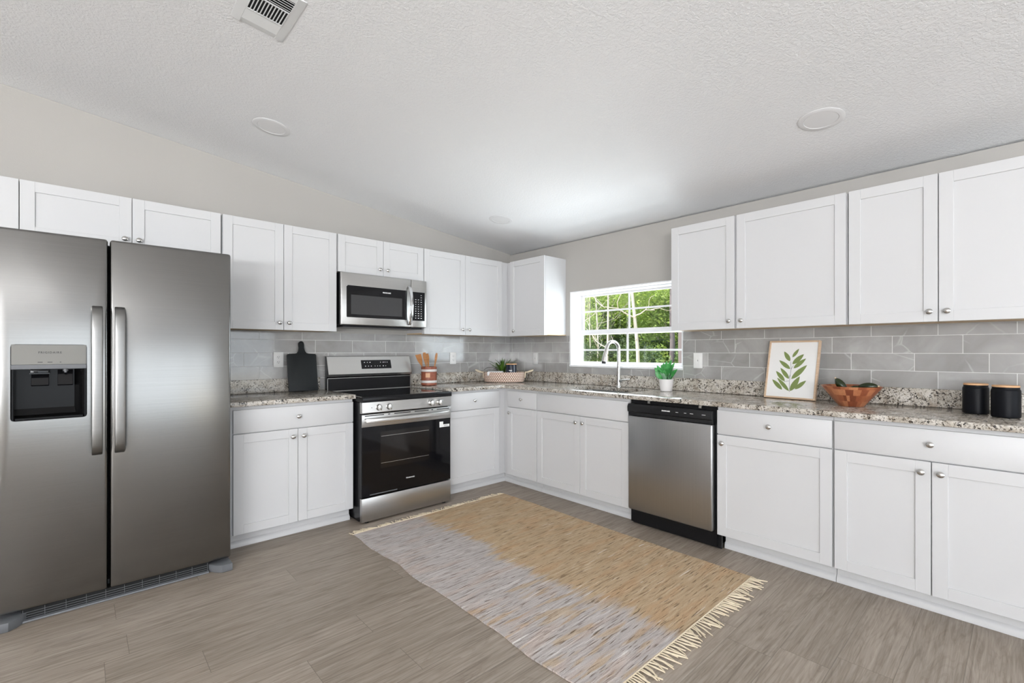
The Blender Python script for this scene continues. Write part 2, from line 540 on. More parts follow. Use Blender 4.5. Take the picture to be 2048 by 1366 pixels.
# ------------------------------------------------------------------ mesh helpers
class MB:
    def __init__(self):
        self.bm = bmesh.new()

    def _merge(self, b, mat_index=0):
        for f in b.faces:
            f.material_index = mat_index
        me = bpy.data.meshes.new('t')
        b.to_mesh(me)
        b.free()
        self.bm.from_mesh(me)
        bpy.data.meshes.remove(me)
        return self

    def box(self, x0, x1, y0, y1, z0, z1, bev=0.0, seg=1, mi=0, only=None):
        b = bmesh.new()
        bmesh.ops.create_cube(b, size=1)
        for v in b.verts:
            v.co = Vector((x0 + (v.co.x + .5) * (x1 - x0), y0 + (v.co.y + .5) * (y1 - y0), z0 + (v.co.z + .5) * (z1 - z0)))
        if bev:
            eds = b.edges[:]
            if only:
                eds = [e for e in b.edges if only(e)]
            bmesh.ops.bevel(b, geom=eds, offset=bev, segments=seg, affect='EDGES', profile=0.5)
        return self._merge(b, mi)

    def prism(self, pts, axis, a0, a1, bev=0.0, seg=1, mi=0):
        """polygon pts extruded along axis 'x'|'y'|'z' from a0 to a1; pts in the other two axes in order."""
        b = bmesh.new()

        def mk(p, a):
            return {'x': (a, p[0], p[1]), 'y': (p[0], a, p[1]), 'z': (p[0], p[1], a)}[axis]
        lo = [b.verts.new(mk(p, a0)) for p in pts]
        hi = [b.verts.new(mk(p, a1)) for p in pts]
        n = len(pts)
        b.faces.new(lo)
        b.faces.new(hi[::-1])
        for i in range(n):
            b.faces.new((lo[i], lo[(i + 1) % n], hi[(i + 1) % n], hi[i]))
        bmesh.ops.recalc_face_normals(b, faces=b.faces[:])
        if bev:
            es = [e for e in b.edges if all(len(f.verts) == n or True for f in e.link_faces)]
            caps = [e for e in b.edges if any(abs(f.normal[{'x': 0, 'y': 1, 'z': 2}[axis]]) > .9 and len(f.verts) == n for f in e.link_faces)]
            bmesh.ops.bevel(b, geom=caps, offset=bev, segments=seg, affect='EDGES', profile=0.5)
        return self._merge(b, mi)

    def lathe(self, prof, c=(0, 0, 0), n=32, mi=0, sx=1, sy=1, axis='z', cap=True):
        b = bmesh.new()
        rings = []
        for r, h in prof:
            ring = []
            if r < 1e-6:
                ring = [b.verts.new((0, 0, h))]
            else:
                for i in range(n):
                    a = 2 * math.pi * i / n
                    ring.append(b.verts.new((r * math.cos(a) * sx, r * math.sin(a) * sy, h)))
            rings.append(ring)
        for A, B in zip(rings, rings[1:]):
            if len(A) == 1 and len(B) == 1:
                continue
            for i in range(n):
                j = (i + 1) % n
                if len(A) == 1:
                    b.faces.new((A[0], B[j], B[i]))
                elif len(B) == 1:
                    b.faces.new((A[i], A[j], B[0]))
                else:
                    b.faces.new((A[i], A[j], B[j], B[i]))
        if cap:
            for rg in (rings[0], rings[-1]):
                if len(rg) > 1:
                    b.faces.new(rg)
        bmesh.ops.recalc_face_normals(b, faces=b.faces[:])
        if axis == '-y':       # local z axis points to -y (out of a wall)
            b.transform(Matrix.Rotation(R(90), 4, 'X'))
        elif axis == 'x':
            b.transform(Matrix.Rotation(R(90), 4, 'Y'))
        b.transform(Matrix.Translation(c))
        return self._merge(b, mi)

    def tube(self, pts, rad, n=10, mi=0, flat=1.0):
        pts = [Vector(p) for p in pts]
        if not isinstance(rad, (list, tuple)):
            rad = [rad] * len(pts)
        b = bmesh.new()
        rings = []
        prev = None
        for i, p in enumerate(pts):
            d = (pts[min(i + 1, len(pts) - 1)] - pts[max(i - 1, 0)]).normalized()
            if prev is None:
                u = d.cross(Vector((0, 0, 1)))
                if u.length < 1e-3:
                    u = d.cross(Vector((1, 0, 0)))
                u.normalize()
            else:
                u = (prev - d * prev.dot(d)).normalized()
            prev = u
            w = d.cross(u)
            rings.append([b.verts.new(p + (u * math.cos(2 * math.pi * k / n) + w * math.sin(2 * math.pi * k / n) * flat) * rad[i]) for k in range(n)])
        for A, B in zip(rings, rings[1:]):
            for k in range(n):
                b.faces.new((A[k], A[(k + 1) % n], B[(k + 1) % n], B[k]))
        b.faces.new(rings[0])
        b.faces.new(rings[-1])
        bmesh.ops.recalc_face_normals(b, faces=b.faces[:])
        return self._merge(b, mi)

    def strip(self, path, width, thick, bev=0.0, seg=2):
        """bar of rectangular section swept along (y, z) path, width along x; path centred at x=0."""
        P = [Vector((0, p[0], p[1])) for p in path]
        b = bmesh.new()
        rings = []
        for i, p in enumerate(P):
            d = (P[min(i + 1, len(P) - 1)] - P[max(i - 1, 0)]).normalized()
            nrm = Vector((1, 0, 0)).cross(d).normalized()
            rings.append([b.verts.new(p + Vector((sx * width / 2, 0, 0)) + nrm * sn * thick / 2) for sx, sn in ((-1, -1), (1, -1), (1, 1), (-1, 1))])
        for A, B in zip(rings, rings[1:]):
            for k in range(4):
                b.faces.new((A[k], A[(k + 1) % 4], B[(k + 1) % 4], B[k]))
        b.faces.new(rings[0])
        b.faces.new(rings[-1])
        bmesh.ops.recalc_face_normals(b, faces=b.faces[:])
        if bev:
            es = [e for e in b.edges if e.calc_face_angle(0) > 0.9]
            bmesh.ops.bevel(b, geom=es, offset=bev, segments=seg, affect='EDGES', profile=0.5)
        return self._merge(b)

    def move(self, v):
        bmesh.ops.translate(self.bm, verts=self.bm.verts[:], vec=Vector(v))
        return self

    def xform(self, m):
        self.bm.transform(m)
        return self

    def leaf(self, base, tip, width, up=Vector((0, 0, 1)), bend=0.0, seg=5, thick=0.0015, mi=0):
        """a leaf blade with a little thickness from base to tip."""
        base, tip = Vector(base), Vector(tip)
        d = tip - base
        side = d.cross(up)
        if side.length < 1e-5:
            side = d.cross(Vector((1, 0, 0)))
        side.normalize()
        nrm = side.cross(d).normalized()
        b = bmesh.new()
        rows = []
        for i in range(seg + 1):
            s = i / seg
            w = width * (math.sin(math.pi * min(1, (s * .9 + .08))) ** .8) / 2 + 0.0004
            c = base + d * s + nrm * bend * math.sin(math.pi * s)
            mid = c - nrm * w * .35
            rows.append([b.verts.new(c - side * w), b.verts.new(mid - nrm * thick), b.verts.new(c + side * w), b.verts.new(mid + nrm * thick)])
        for A, B in zip(rows, rows[1:]):
            for k in range(4):
                b.faces.new((A[k], A[(k + 1) % 4], B[(k + 1) % 4], B[k]))
        b.faces.new(rows[0])
        b.faces.new(rows[-1])
        bmesh.ops.recalc_face_normals(b, faces=b.faces[:])
        return self._merge(b, mi)

    def mesh(self, name, org=(0, 0, 0)):
        bmesh.ops.translate(self.bm, verts=self.bm.verts[:], vec=-Vector(org))
        me = bpy.data.meshes.new(name)
        self.bm.to_mesh(me)
        self.bm.free()
        return me


def smooth(me, ang=35):
    me.polygons.foreach_set('use_smooth', [True] * len(me.polygons))
    try:
        me.set_sharp_from_angle(angle=R(ang))
    except Exception:
        pass


def cut(mb, cutter):
    """boolean difference of two MB meshes, returned as an MB."""
    a = bpy.data.objects.new('a', mb.mesh('a'))
    c = bpy.data.objects.new('c', cutter.mesh('c'))
    COL.objects.link(a)
    COL.objects.link(c)
    md = a.modifiers.new('b', 'BOOLEAN')
    md.object = c
    md.operation = 'DIFFERENCE'
    md.solver = 'EXACT'
    dg = bpy.context.evaluated_depsgraph_get()
    me = bpy.data.meshes.new_from_object(a.evaluated_get(dg))
    out = MB()
    out.bm.from_mesh(me)
    for o in (a, c):
        m_ = o.data
        bpy.data.objects.remove(o)
        bpy.data.meshes.remove(m_)
    bpy.data.meshes.remove(me)
    return out


def text_mb(body, size, loc, depth=0.0006, spacing=1.0, bold=0.0):
    """lettering that faces -Y, centred on loc."""
    cu = bpy.data.curves.new('t', 'FONT')
    cu.body = body
    cu.size = size
    cu.extrude = depth
    cu.offset = bold
    cu.align_x = 'CENTER'
    cu.align_y = 'CENTER'
    cu.space_character = spacing
    cu.resolution_u = 2
    o = bpy.data.objects.new('t', cu)
    COL.objects.link(o)
    dg = bpy.context.evaluated_depsgraph_get()
    me = bpy.data.meshes.new_from_object(o.evaluated_get(dg))
    bpy.data.objects.remove(o)
    bpy.data.curves.remove(cu)
    mb = MB()
    mb.bm.from_mesh(me)
    bpy.data.meshes.remove(me)
    mb.bm.transform(Matrix.Translation(loc) @ Matrix.Rotation(R(90), 4, 'X'))
    return mb


# A wall frame: x runs to the right as one faces the wall, -y comes out of the wall, z is up.
LEFT = Matrix.Identity(4)
RIGHT = Matrix.Rotation(R(-90), 4, 'Z')     # for the window wall: frame x = -world y


class Thing:
    def __init__(self, name, label, cat, base, frame=LEFT, group=None):
        self.base = Vector(base)
        o = bpy.data.objects.new(name, None)
        COL.objects.link(o)
        o.empty_display_size = 0.1
        o.location = frame @ self.base
        o.rotation_euler = frame.to_euler()
        o['label'] = label
        o['category'] = cat
        if group:
            o['group'] = group
        self.o = o

    def part(self, name, mb, mat, parent=None, label=None, ang=35, stuff=False):
        me = mb.mesh(name, self.base)
        smooth(me, ang)
        for m_ in (mat if isinstance(mat, (list, tuple)) else [mat]):
            me.materials.append(M[m_])
        o = bpy.data.objects.new(name, me)
        COL.objects.link(o)
        o.parent = parent or self.o
        if label:
            o['label'] = label
        if stuff:
            o['kind'] = 'stuff'
        return o


def single(name, mb, mat, label, cat, base=(0, 0, 0), frame=LEFT, group=None, ang=35, kind=None):
    me = mb.mesh(name, base)
    smooth(me, ang)
    for m_ in (mat if isinstance(mat, (list, tuple)) else [mat]):
        me.materials.append(M[m_])
    o = bpy.data.objects.new(name, me)
    COL.objects.link(o)
    o.location = frame @ Vector(base)
    o.rotation_euler = frame.to_euler()
    o['label'] = label
    o['category'] = cat
    if group:
        o['group'] = group
    if kind:
        o['kind'] = kind
    return o


def struct(name, mb, mat, parent=None):
    me = mb.mesh(name)
    smooth(me, 30)
    me.materials.append(M[mat])
    o = bpy.data.objects.new(name, me)
    COL.objects.link(o)
    if parent:
        o.parent = parent
    else:
        o['kind'] = 'structure'
    return o


def copy_thing(src, loc, rotz, label, group=None):
    r = src.copy()
    COL.objects.link(r)
    r.location = loc
    r.rotation_euler = (0, 0, rotz)
    r['label'] = label
    if group:
        r['group'] = group
    for ch in list(src.children):
        c = ch.copy()
        COL.objects.link(c)
        c.parent = r
        for g in list(ch.children):
            d = g.copy()
            COL.objects.link(d)
            d.parent = c
    return r


# ------------------------------------------------------------------ the room
CZ0, CSL, RX = 2.335, 0.111, -4.4          # ceiling height at the window wall, its slope, its ridge
XB, YB = -8.5, -8.0                        # far walls of the open room
ceil_z = lambda x: CZ0 - CSL * x if x > RX else CZ0 - CSL * RX - CSL * (RX - x)

struct('floor', MB().box(XB - .1, 0.16, YB - .1, 0.12, -0.12, 0.0), 'floor')
c_ = MB()
c_.prism([(0.5, ceil_z(0.5)), (RX, ceil_z(RX)), (XB - .3, ceil_z(XB - .3)), (XB - .3, ceil_z(XB - .3) + .12), (RX, ceil_z(RX) + .12), (0.5, ceil_z(0.5) + .12)], 'y', YB - .3, 0.5)
struct('ceiling', c_, 'ceiling')
eps = 0.001
gab = [(XB - .12, 0), (0.16, 0), (0.16, ceil_z(.16) - eps), (RX, ceil_z(RX) - eps), (XB - .12, ceil_z(XB - .12) - eps)]
struct('wall_left', MB().prism(gab, 'y', 0.0, 0.12), 'wall')
# window wall with its opening
WY0, WY1, WZ0, WZ1 = -2.103, -0.895, 1.090, 1.830
zt = CZ0 - .012
w_ = MB()
w_.box(0, .16, YB, WY0, 0, zt).box(0, .16, WY1, 0, 0, zt).box(0, .16, WY0, WY1, 0, WZ0).box(0, .16, WY0, WY1, WZ1, zt)
struct('wall_right', w_, 'wall')
# unseen rear and far walls, white for bounce, openings added for fill lamps
w_ = MB()
zr = 2.25
w_.box(XB, -8.3, YB - .12, YB, 0, 2.3).box(-8.3, -6.1, YB - .12, YB, 0, .4).box(-8.3, -6.1, YB - .12, YB, 2.1, 2.3).box(-6.1, -4.6, YB - .12, YB, 0, 2.3).box(-4.6, -.2, YB - .12, YB, 2.1, 2.3).box(-.2, 0, YB - .12, YB, 0, 2.3)
w_.prism([(XB, 2.3), (0, 2.3), (0, CZ0 - .002), (RX, ceil_z(RX) - .002), (XB, ceil_z(XB) - .002)], 'y', YB - .12, YB)
struct('wall_back', w_, 'trim')
w_ = MB()
zf = ceil_z(XB) - .012
w_.box(XB - .12, XB, YB, -7.7, 0, zf).box(XB - .12, XB, -4.7, 0, 0, zf).box(XB - .12, XB, -7.7, -4.7, 0, .45).box(XB - .12, XB, -7.7, -4.7, 2.15, zf)
struct('wall_far', w_, 'trim')
M_d = MB()
for x in (-8.3, -7.225, -6.15):
    M_d.box(x, x + .05, YB - .04, YB - .003, .4, 2.1)
M_d.box(-8.3, -6.1, YB - .04, YB - .003, .4, .46).box(-8.3, -6.1, YB - .04, YB - .003, 2.04, 2.1)
struct('added_window_3', M_d, 'trim')  # unseen frame, added around the rear fill lamp
M_d = MB()
for x in (-4.6, -3.15, -1.7, -.26):
    M_d.box(x, x + .06, YB - .08, YB - .03, 0, 2.1)
M_d.box(-4.6, -.2, YB - .08, YB - .03, 0, .07).box(-4.6, -.2, YB - .08, YB - .03, 2.03, 2.1)
struct('added_door_1', M_d, 'trim')  # unseen door frame, added where the wide fill lamp stands
M_d = MB()
for y in (-7.7, -6.2, -4.75):
    M_d.box(XB - .08, XB - .03, y, y + .05, .45, 2.15)
M_d.box(XB - .08, XB - .03, -7.7, -4.7, .45, .51).box(XB - .08, XB - .03, -7.7, -4.7, 2.09, 2.15)
struct('added_window_2', M_d, 'trim')  # unseen frame, added at the side fill lamp's opening

# ---- kitchen window: jamb liner, sashes, muntins, glass, stool
win = bpy.data.objects.new('window_1', None)
COL.objects.link(win)
win['kind'] = 'structure'
j = MB()
j.box(0.002, .16, WY1 - .012, WY1 - .0005, WZ0, WZ1).box(0.002, .16, WY0 + .0005, WY0 + .012, WZ0, WZ1).box(0.002, .16, WY0 + .012, WY1 - .012, WZ1 - .012, WZ1 - .0005)
struct('window_jamb', j, 'trim', win)
struct('window_sill', MB().box(-0.012, .16, WY0 + .0005, WY1 - .0005, WZ0 + .0005, WZ0 + .02, .003), 'trim', win)
f = MB()
fy0, fy1, fz0, fz1 = WY0 + .012, WY1 - .012, WZ0 + .02, WZ1 - .012
for a, b_ in ((fy0, fy0 + .035), (fy1 - .035, fy1)):
    f.box(.095, .155, a, b_, fz0, fz1)
f.box(.095, .155, fy0 + .035, fy1 - .035, fz1 - .022, fz1).box(.095, .155, fy0 + .035, fy1 - .035, fz0, fz0 + .012)
struct('window_frame', f, 'trim', win)


def sash(name, x0, x1, z0, z1, zm, bot, top):
    s = MB()
    a, b_ = fy0 + .036, fy1 - .036
    s.box(x0, x1, a, a + .022, z0, z1, .002).box(x0, x1, b_ - .022, b_, z0, z1, .002)
    s.box(x0, x1, a + .022, b_ - .022, z0, z0 + bot, .002).box(x0, x1, a + .022, b_ - .022, z1 - top, z1, .002)
    xm = (x0 + x1) / 2
    s.box(xm - .009, xm - .002, -1.509, -1.491, z0 + bot, z1 - top)
    s.box(xm - .008, xm - .002, a + .022, b_ - .022, zm - .008, zm + .008)
    so = struct(name, s, 'trim', win)
    g = MB().box(xm, xm + .004, a + .02, b_ - .02, z0 + bot - .002, z1 - top + .002)
    struct('window_pane', g, 'glass', so)


sash('lower_sash', .098, .122, fz0 + .012, 1.452, 1.256, .022, .042)
sash('upper_sash', .126, .150, 1.405, fz1 - .022, 1.633, .03, .016)

# ------------------------------------------------------------------ cabinets
GAP = 0.0016


def shaker(x0, x1, z0, z1, y, st=0.057, th=0.019):
    """recessed-panel door, front face at y - th."""
    m = MB()
    bv = .0013
    m.box(x0, x0 + st, y - th, y, z0, z1, bv).box(x1 - st, x1, y - th, y, z0, z1, bv)
    m.box(x0 + st - .0004, x1 - st + .0004, y - th, y, z1 - st, z1, bv).box(x0 + st - .0004, x1 - st + .0004, y - th, y, z0, z0 + st, bv)
    m.box(x0 + st - .004, x1 - st + .004, y - th + .008, y - .002, z0 + st - .004, z1 - st + .004)
    return m


def slab_front(x0, x1, z0, z1, y, th=0.019):
    return MB().box(x0, x1, y - th, y, z0, z1, .0016, 2)


def knob(x, z, y):
    """oval brushed knob standing out of a front at y."""
    m = MB()
    m.lathe([(.0085, 0), (.0075, .003), (.0055, .008), (.006, .013), (.009, .016)], (x, y, z), 16, axis='-y')
    m.lathe([(.0, .013), (.006, .0132), (.0125, .0150), (.0155, .0185), (.0150, .0225), (.0110, .0265), (.005, .0285), (0, .029)], (0, 0, 0), 20, sx=1.0, sy=.95, axis='-y')
    # only the head was made at the origin; move it
    vs = [v for v in m.bm.verts if abs(v.co.x) < .03 and abs(v.co.z) < .03 and v.co.y > -.04 and (abs(x) > .1)]
    bmesh.ops.translate(m.bm, verts=vs, vec=Vector((x, y, z)))
    return m


UB, UT, BT, BB = 1.397, 2.161, 0.876, 0.100
UF, BF = -0.291, -0.611


def upper(label, x0, x1, fr, doors, zb=UB, filler_r=0.0, group=None):
    """doors: list of (x0, x1, knob_x)"""
    t = Thing('wall_cabinet', label, 'cabinet', ((x0 + x1) / 2, 0, zb), fr, 'white shaker wall cabinets')
    b = MB()
    b.box(x0 + .0008, x1 - .0008, UF, -.001, zb + .012, UT - .001, .001)
    b.box(x0 + .0008, x1 - .0008, UF, UF + .02, zb + .001, zb + .013)
    t.part('cabinet_box', b, 'cabinet_in')
    t.part('bottom_panel', MB().box(x0 + .002, x1 - .002, UF + .0205, -.002, zb + .003, zb + .0118), 'maple', label='unpainted wood underside')
    for a, c, kx in doors:
        d = t.part('door', shaker(a, c, zb, UT, UF - .0005), 'cabinet')
        kz = zb + .052
        t.part('knob', knob(kx, kz, UF - .0195), 'nickel', d)
    return t


def base(label, x0, x1, fr, drawers, doors, zsplit=0.727, toe=(None, None), extra=None):
    t = Thing('base_cabinet', label, 'cabinet', ((x0 + x1) / 2, 0, 0), fr, 'white shaker base cabinets')
    b = MB()
    if extra == 'sink':
        b.box(x0 + .0008, x1 - .0008, BF, -.03, BB - .006, .690, .001).box(x0 + .0008, x1 - .0008, BF, BF + .02, .690, .897)
    else:
        b.box(x0 + .0008, x1 - .0008, BF, -.03, BB - .006, .897, .001)
    t.part('cabinet_box', b, 'cabinet_in')
    ta, tb = toe[0] if toe[0] is not None else x0, toe[1] if toe[1] is not None else x1
    k = MB().box(ta + .001, tb - .001, -.55, -.535, 0.001, BB - .0065)
    k.prism([(-.5505, .001), (-.566, .001), (-.566, .022), (-.560, .034), (-.5505, .040)], 'x', ta + .001, tb - .001)
    t.part('toe_kick', k, 'cabinet')
    for a, c, kx in drawers:
        d = t.part('drawer_front', slab_front(a, c, zsplit + .003, BT, BF - .0005), 'cabinet')
        if kx is not None:
            t.part('knob', knob(kx, .807, BF - .0195), 'nickel', d)
    for a, c, kx in doors:
        d = t.part('door', shaker(a, c, BB, zsplit - .003, BF - .0005), 'cabinet')
        if kx is not None:
            t.part('knob', knob(kx, .674, BF - .0195), 'nickel', d)
    return t


def single_part_filler(name, mb, label, fr, base_):
    return single(name, mb, 'cabinet', label, 'filler panel', base_, fr)


# left wall uppers (frame x = world x)
upper('short white two-door wall cabinet directly above the steel refrigerator', -3.762, -2.841, LEFT,
      [(-3.760, -3.301, -3.333), (-3.298, -2.845, -3.268)], zb=1.858)
upper('tall white two-door wall cabinet between the refrigerator and the microwave', -2.838, -2.072, LEFT,
      [(-2.834, -2.458, -2.488), (-2.455, -2.076, -2.424)])
upper('short white two-door wall cabinet on top of the microwave', -2.069, -1.299, LEFT,
      [(-2.064, -1.687, -1.722), (-1.684, -1.302, -1.652)], zb=1.868)
upper('tall white two-door wall cabinet between the microwave and the room corner', -1.297, -.250, LEFT,
      [(-1.295, -.845, -.884), (-.842, -.383, -.806)])
# window wall uppers (frame x = -world y)
upper('narrow single-door wall cabinet in the corner, left of the window', .2925, .8445, RIGHT, [(.350, .842, .418)])
upper('narrow single-door wall cabinet touching the right side of the window', 2.168, 2.645, RIGHT, [(2.170, 2.637, 2.604)])
upper('wide single-door wall cabinet above the framed leaf print', 2.646, 3.282, RIGHT, [(2.651, 3.275, 2.686)])
upper('two-door wall cabinet above the black canisters, cut by the right edge', 3.283, 4.075, RIGHT,
      [(3.288, 3.675, 3.643), (3.679, 4.071, 3.712)])
# left wall bases
base('two-door base cabinet with one drawer between refrigerator and range', -2.852, -2.078, LEFT,
     [(-2.838, -2.081, -2.4595)], [(-2.838, -2.4615, -2.495), (-2.4585, -2.081, -2.427)])
base('single-door base cabinet with drawer right of the range, beside the corner', -1.299, -.560, LEFT,
     [(-1.295, -.690, -.985)], [(-1.295, -.690, -1.262)], toe=(-1.299, -.552))
# window wall bases
base('narrowest base cabinet with one small drawer at the inner corner', .6115, 1.064, RIGHT,
     [(.677, 1.061, .872)], [(.677, 1.061, .712)], toe=(.5505, 1.064))
base('two-door base cabinet under the sink with a plain drawerless front', 1.0645, 2.013, RIGHT,
     [(1.068, 2.009, None)], [(1.068, 1.5505, 1.517), (1.5535, 2.009, 1.587)], extra='sink')
base('wide single-door base cabinet with one drawer beside the dishwasher', 2.660, 3.286, RIGHT,
     [(2.664, 3.282, 2.971)], [(2.664, 3.282, 2.699)], toe=(2.682, 3.286))
base('two-door base cabinet with one wide drawer at the right edge', 3.2865, 4.075, RIGHT,
     [(3.2925, 4.071, 3.679)], [(3.2925, 3.680, 3.646), (3.684, 4.071, 3.716)])
single_part_filler('filler_panel', MB().box(-4.25, -3.7635, -.31, -.002, 1.858, UT, .001),
                   'plain white filler panel left of the cabinet above the refrigerator', LEFT, (-4.0, 0, 1.858))

# ------------------------------------------------------------------ countertops, tile
CT, CB = 0.928, 0.8985
t = Thing('countertop', 'short speckled granite countertop between refrigerator and range', 'countertop', (-2.46, 0, CB))
t.part('counter_slab', MB().box(-2.872, -2.070, -.655, -.0015, CB, CT, .004, 2), 'granite')
t.part('upstand', MB().box(-2.872, -2.098, -.030, -.0095, CT + .0005, 1.030, .002), 'granite')
t = Thing('countertop', 'long speckled granite corner countertop holding the sink', 'countertop', (-.4, -.4, CB))
L_ = MB().prism([(-1.299, -.0015), (-.0015, -.0015), (-.0015, -4.085), (-.655, -4.085), (-.655, -.672), (-.672, -.655), (-1.299, -.655)], 'z', CB, CT, .004, 2)
cut_ = MB().box(-.535, -.155, -1.915, -1.265, CB - .1, CT + .1, .06, 4, only=lambda e: abs(e.verts[0].co.z - e.verts[1].co.z) > .1)
t.part('counter_slab', cut(L_, cut_), 'granite')
t.part('upstand', MB().box(-1.285, -.0305, -.030, -.0095, CT + .0005, 1.030, .002), 'granite')
t.part('upstand', MB().box(-.030, -.0095, -4.085, -.0095, CT + .0005, 1.030, .002), 'granite')

tl = MB().box(-2.95, -.0095, -.0085, -.0008, .936, UB - .001)
single('tile_backsplash', tl, 'tile_x', 'grey glossy tile backsplash on the wall behind the range', 'backsplash', (-1.5, 0, .93))
tr_ = MB()
tr_.box(-.0085, -.0008, WY1 + .0005, -.0008, .936, UB - .001).box(-.0085, -.0008, WY0 - .0005, WY1 + .0005, .936, WZ0 - .001).box(-.0085, -.0008, -4.085, WY0 - .0005, .936, UB - .001)
single('tile_backsplash', tr_, 'tile_y', 'grey glossy tile backsplash on the wall around the window', 'backsplash', (0, -2.2, .93))

# ------------------------------------------------------------------ refrigerator
t = Thing('refrigerator', 'stainless side-by-side refrigerator with ice and water dispenser', 'refrigerator', (-3.35, -.42, 0))
FX0, FX1, FG0, FG1 = -3.805, -2.895, -3.4245, -3.4165
FYB, FYF, FZ0, FZ1 = -.772, -.852, .060, 1.800
t.part('case', MB().box(FX0 + .004, FX1 - .004, -.762, -.03, .03, 1.785, .004), 'grey_plastic')
fz = MB().box(FX0, FG0, FYF, FYB, FZ0, FZ1, .012, 3)
DX0, DX1, DZ0, DZ1 = -3.753, -3.5, .925, 1.275
hole = MB().box(DX0, DX1, FYF - .05, FYF + .068, DZ0, DZ1, .014, 3, only=lambda e: abs(e.verts[0].co.y - e.verts[1].co.y) > .05)
fd = t.part('freezer_door', cut(fz, hole), 'steel_fridge')
rd = t.part('fresh_food_door', MB().box(FG1, FX1, FYF, FYB, FZ0, FZ1, .012, 3), 'steel_fridge')
t.part('door_gasket', MB().box(FG0 - .03, FG1 + .03, -.7715, -.7625, FZ0 + .02, FZ1 - .02), 'dark_slot')
pth = [(-.850, .742), (-.872, .746), (-.893, .760), (-.904, .79), (-.911, .86), (-.916, 1.0), (-.918, 1.10), (-.916, 1.2), (-.911, 1.34), (-.904, 1.41), (-.893, 1.440), (-.872, 1.454), (-.850, 1.458)]
t.part('door_handle', MB().strip(pth, .040, .018, .005).move((-3.464, 0, 0)), 'steel_handle', fd)
t.part('door_handle', MB().strip(pth, .040, .018, .005).move((-3.380, 0, 0)), 'steel_handle', rd)
# dispenser set into the freezer door
e = .0012
cav = MB()
cav.box(DX0 + e, DX1 - e, FYF + .060, FYF + .067, DZ0 + e, 1.18)                     # back
cav.box(DX0 + e, DX0 + .012, FYF - .001, FYF + .060, DZ0 + e, 1.18, .003)
cav.box(DX1 - .012, DX1 - e, FYF - .001, FYF + .060, DZ0 + e, 1.18, .003)
cav.box(DX0 + .012, DX1 - .012, FYF - .001, FYF + .060, DZ0 + e, DZ0 + .014, .003)
cav.prism([(FYF + .060, DZ0 + .05), (FYF + .050, DZ0 + .022), (FYF + .020, DZ0 + .0145), (FYF + .060, DZ0 + .0145)], 'x', DX0 + .012, DX1 - .012)
cav.prism([(DX1 - .045, FYF + .0598), (DX1 - .030, FYF + .030), (DX1 - .022, FYF + .010), (DX1 - .0122, FYF + .002), (DX1 - .0122, FYF + .0598)], 'z', DZ0 + .0145, 1.159)
dp = t.part('dispenser', cav, 'cavity', fd)
t.part('control_panel', MB().prism([(FYF - .002, 1.182), (FYF - .002, 1.273), (FYF + .05, 1.273), (FYF + .05, 1.182)], 'x', DX0 + .0025, DX1 - .0025, .001), 'grey_panel', fd, label='flat grey panel above the dispenser recess')
t.part('dispenser_lip', MB().box(DX0 + .0015, DX1 - .0015, FYF - .004, FYF + .06, 1.160, 1.1815, .002), 'grey_plastic', fd)
for a, b_ in ((-3.690, -3.632), (-3.603, -3.550)):
    t.part('paddle', MB().prism([(FYF + .058, 1.155), (FYF + .050, 1.155), (FYF + .030, 1.085), (FYF + .034, 1.08), (FYF + .058, 1.10)], 'x', a, b_, .001), 'black_gloss', fd)
t.part('ice_chute', MB().box(-3.692, -3.630, FYF + .008, FYF + .045, 1.135, 1.1595, .004, 2).box(-3.694, -3.628, FYF + .004, FYF + .012, 1.138, 1.142), 'black_gloss', fd)
t.part('water_spout', MB().lathe([(.010, 1.148), (.010, 1.1595)], (-3.575, FYF + .025, 0), 14).lathe([(.005, 1.142), (.005, 1.1485)], (-3.575, FYF + .025, 0), 12), 'grey_plastic', fd)
t.part('lettering', text_mb('FRIGIDAIRE', .0125, (-3.6265, FYF - .0025, 1.237), spacing=1.25, bold=.0002), 'mark_dark', fd, label='small dark maker name')
for a, w in ((-3.659, .016), (-3.627, .016), (-3.592, .005)):
    t.part('button_mark', MB().box(a - w / 2, a + w / 2, FYF - .0028, FYF - .0021, 1.1905, 1.1935), 'mark_dark', fd)
# base grille and hinge feet
g = MB().box(-3.72, -3.0, -.832, -.772, .008, .057)
gr_ = t.part('base_grille', g, 'dark_slot')
s_ = MB()
for z in (.020, .031, .042):
    s_.box(-3.718, -3.002, -.8345, -.8325, z - .0008, z + .0008)
for k in range(11):
    x = -3.715 + k * .071
    s_.box(x - .0008, x + .0008, -.8348, -.8323, .012, .055)
s_.prism([(-.836, .001), (-.850, .003), (-.848, .010), (-.8328, .013), (-.8328, .001)], 'x', -3.72, -3.0)
t.part('grille_bars', s_, 'grey_plastic', gr_)
for sx, x in ((1, -3.805), (-1, -2.895)):
    ft = MB()
    pts = [(x, -.775), (x, -.895), (x + sx * .05, -.897), (x + sx * .075, -.875), (x + sx * .105, -.825), (x + sx * .115, -.80), (x + sx * .115, -.775)]
    ft.prism(pts, 'z', .001, .042, .003, 2)
    t.part('hinge_cover', ft, 'grey_plastic')

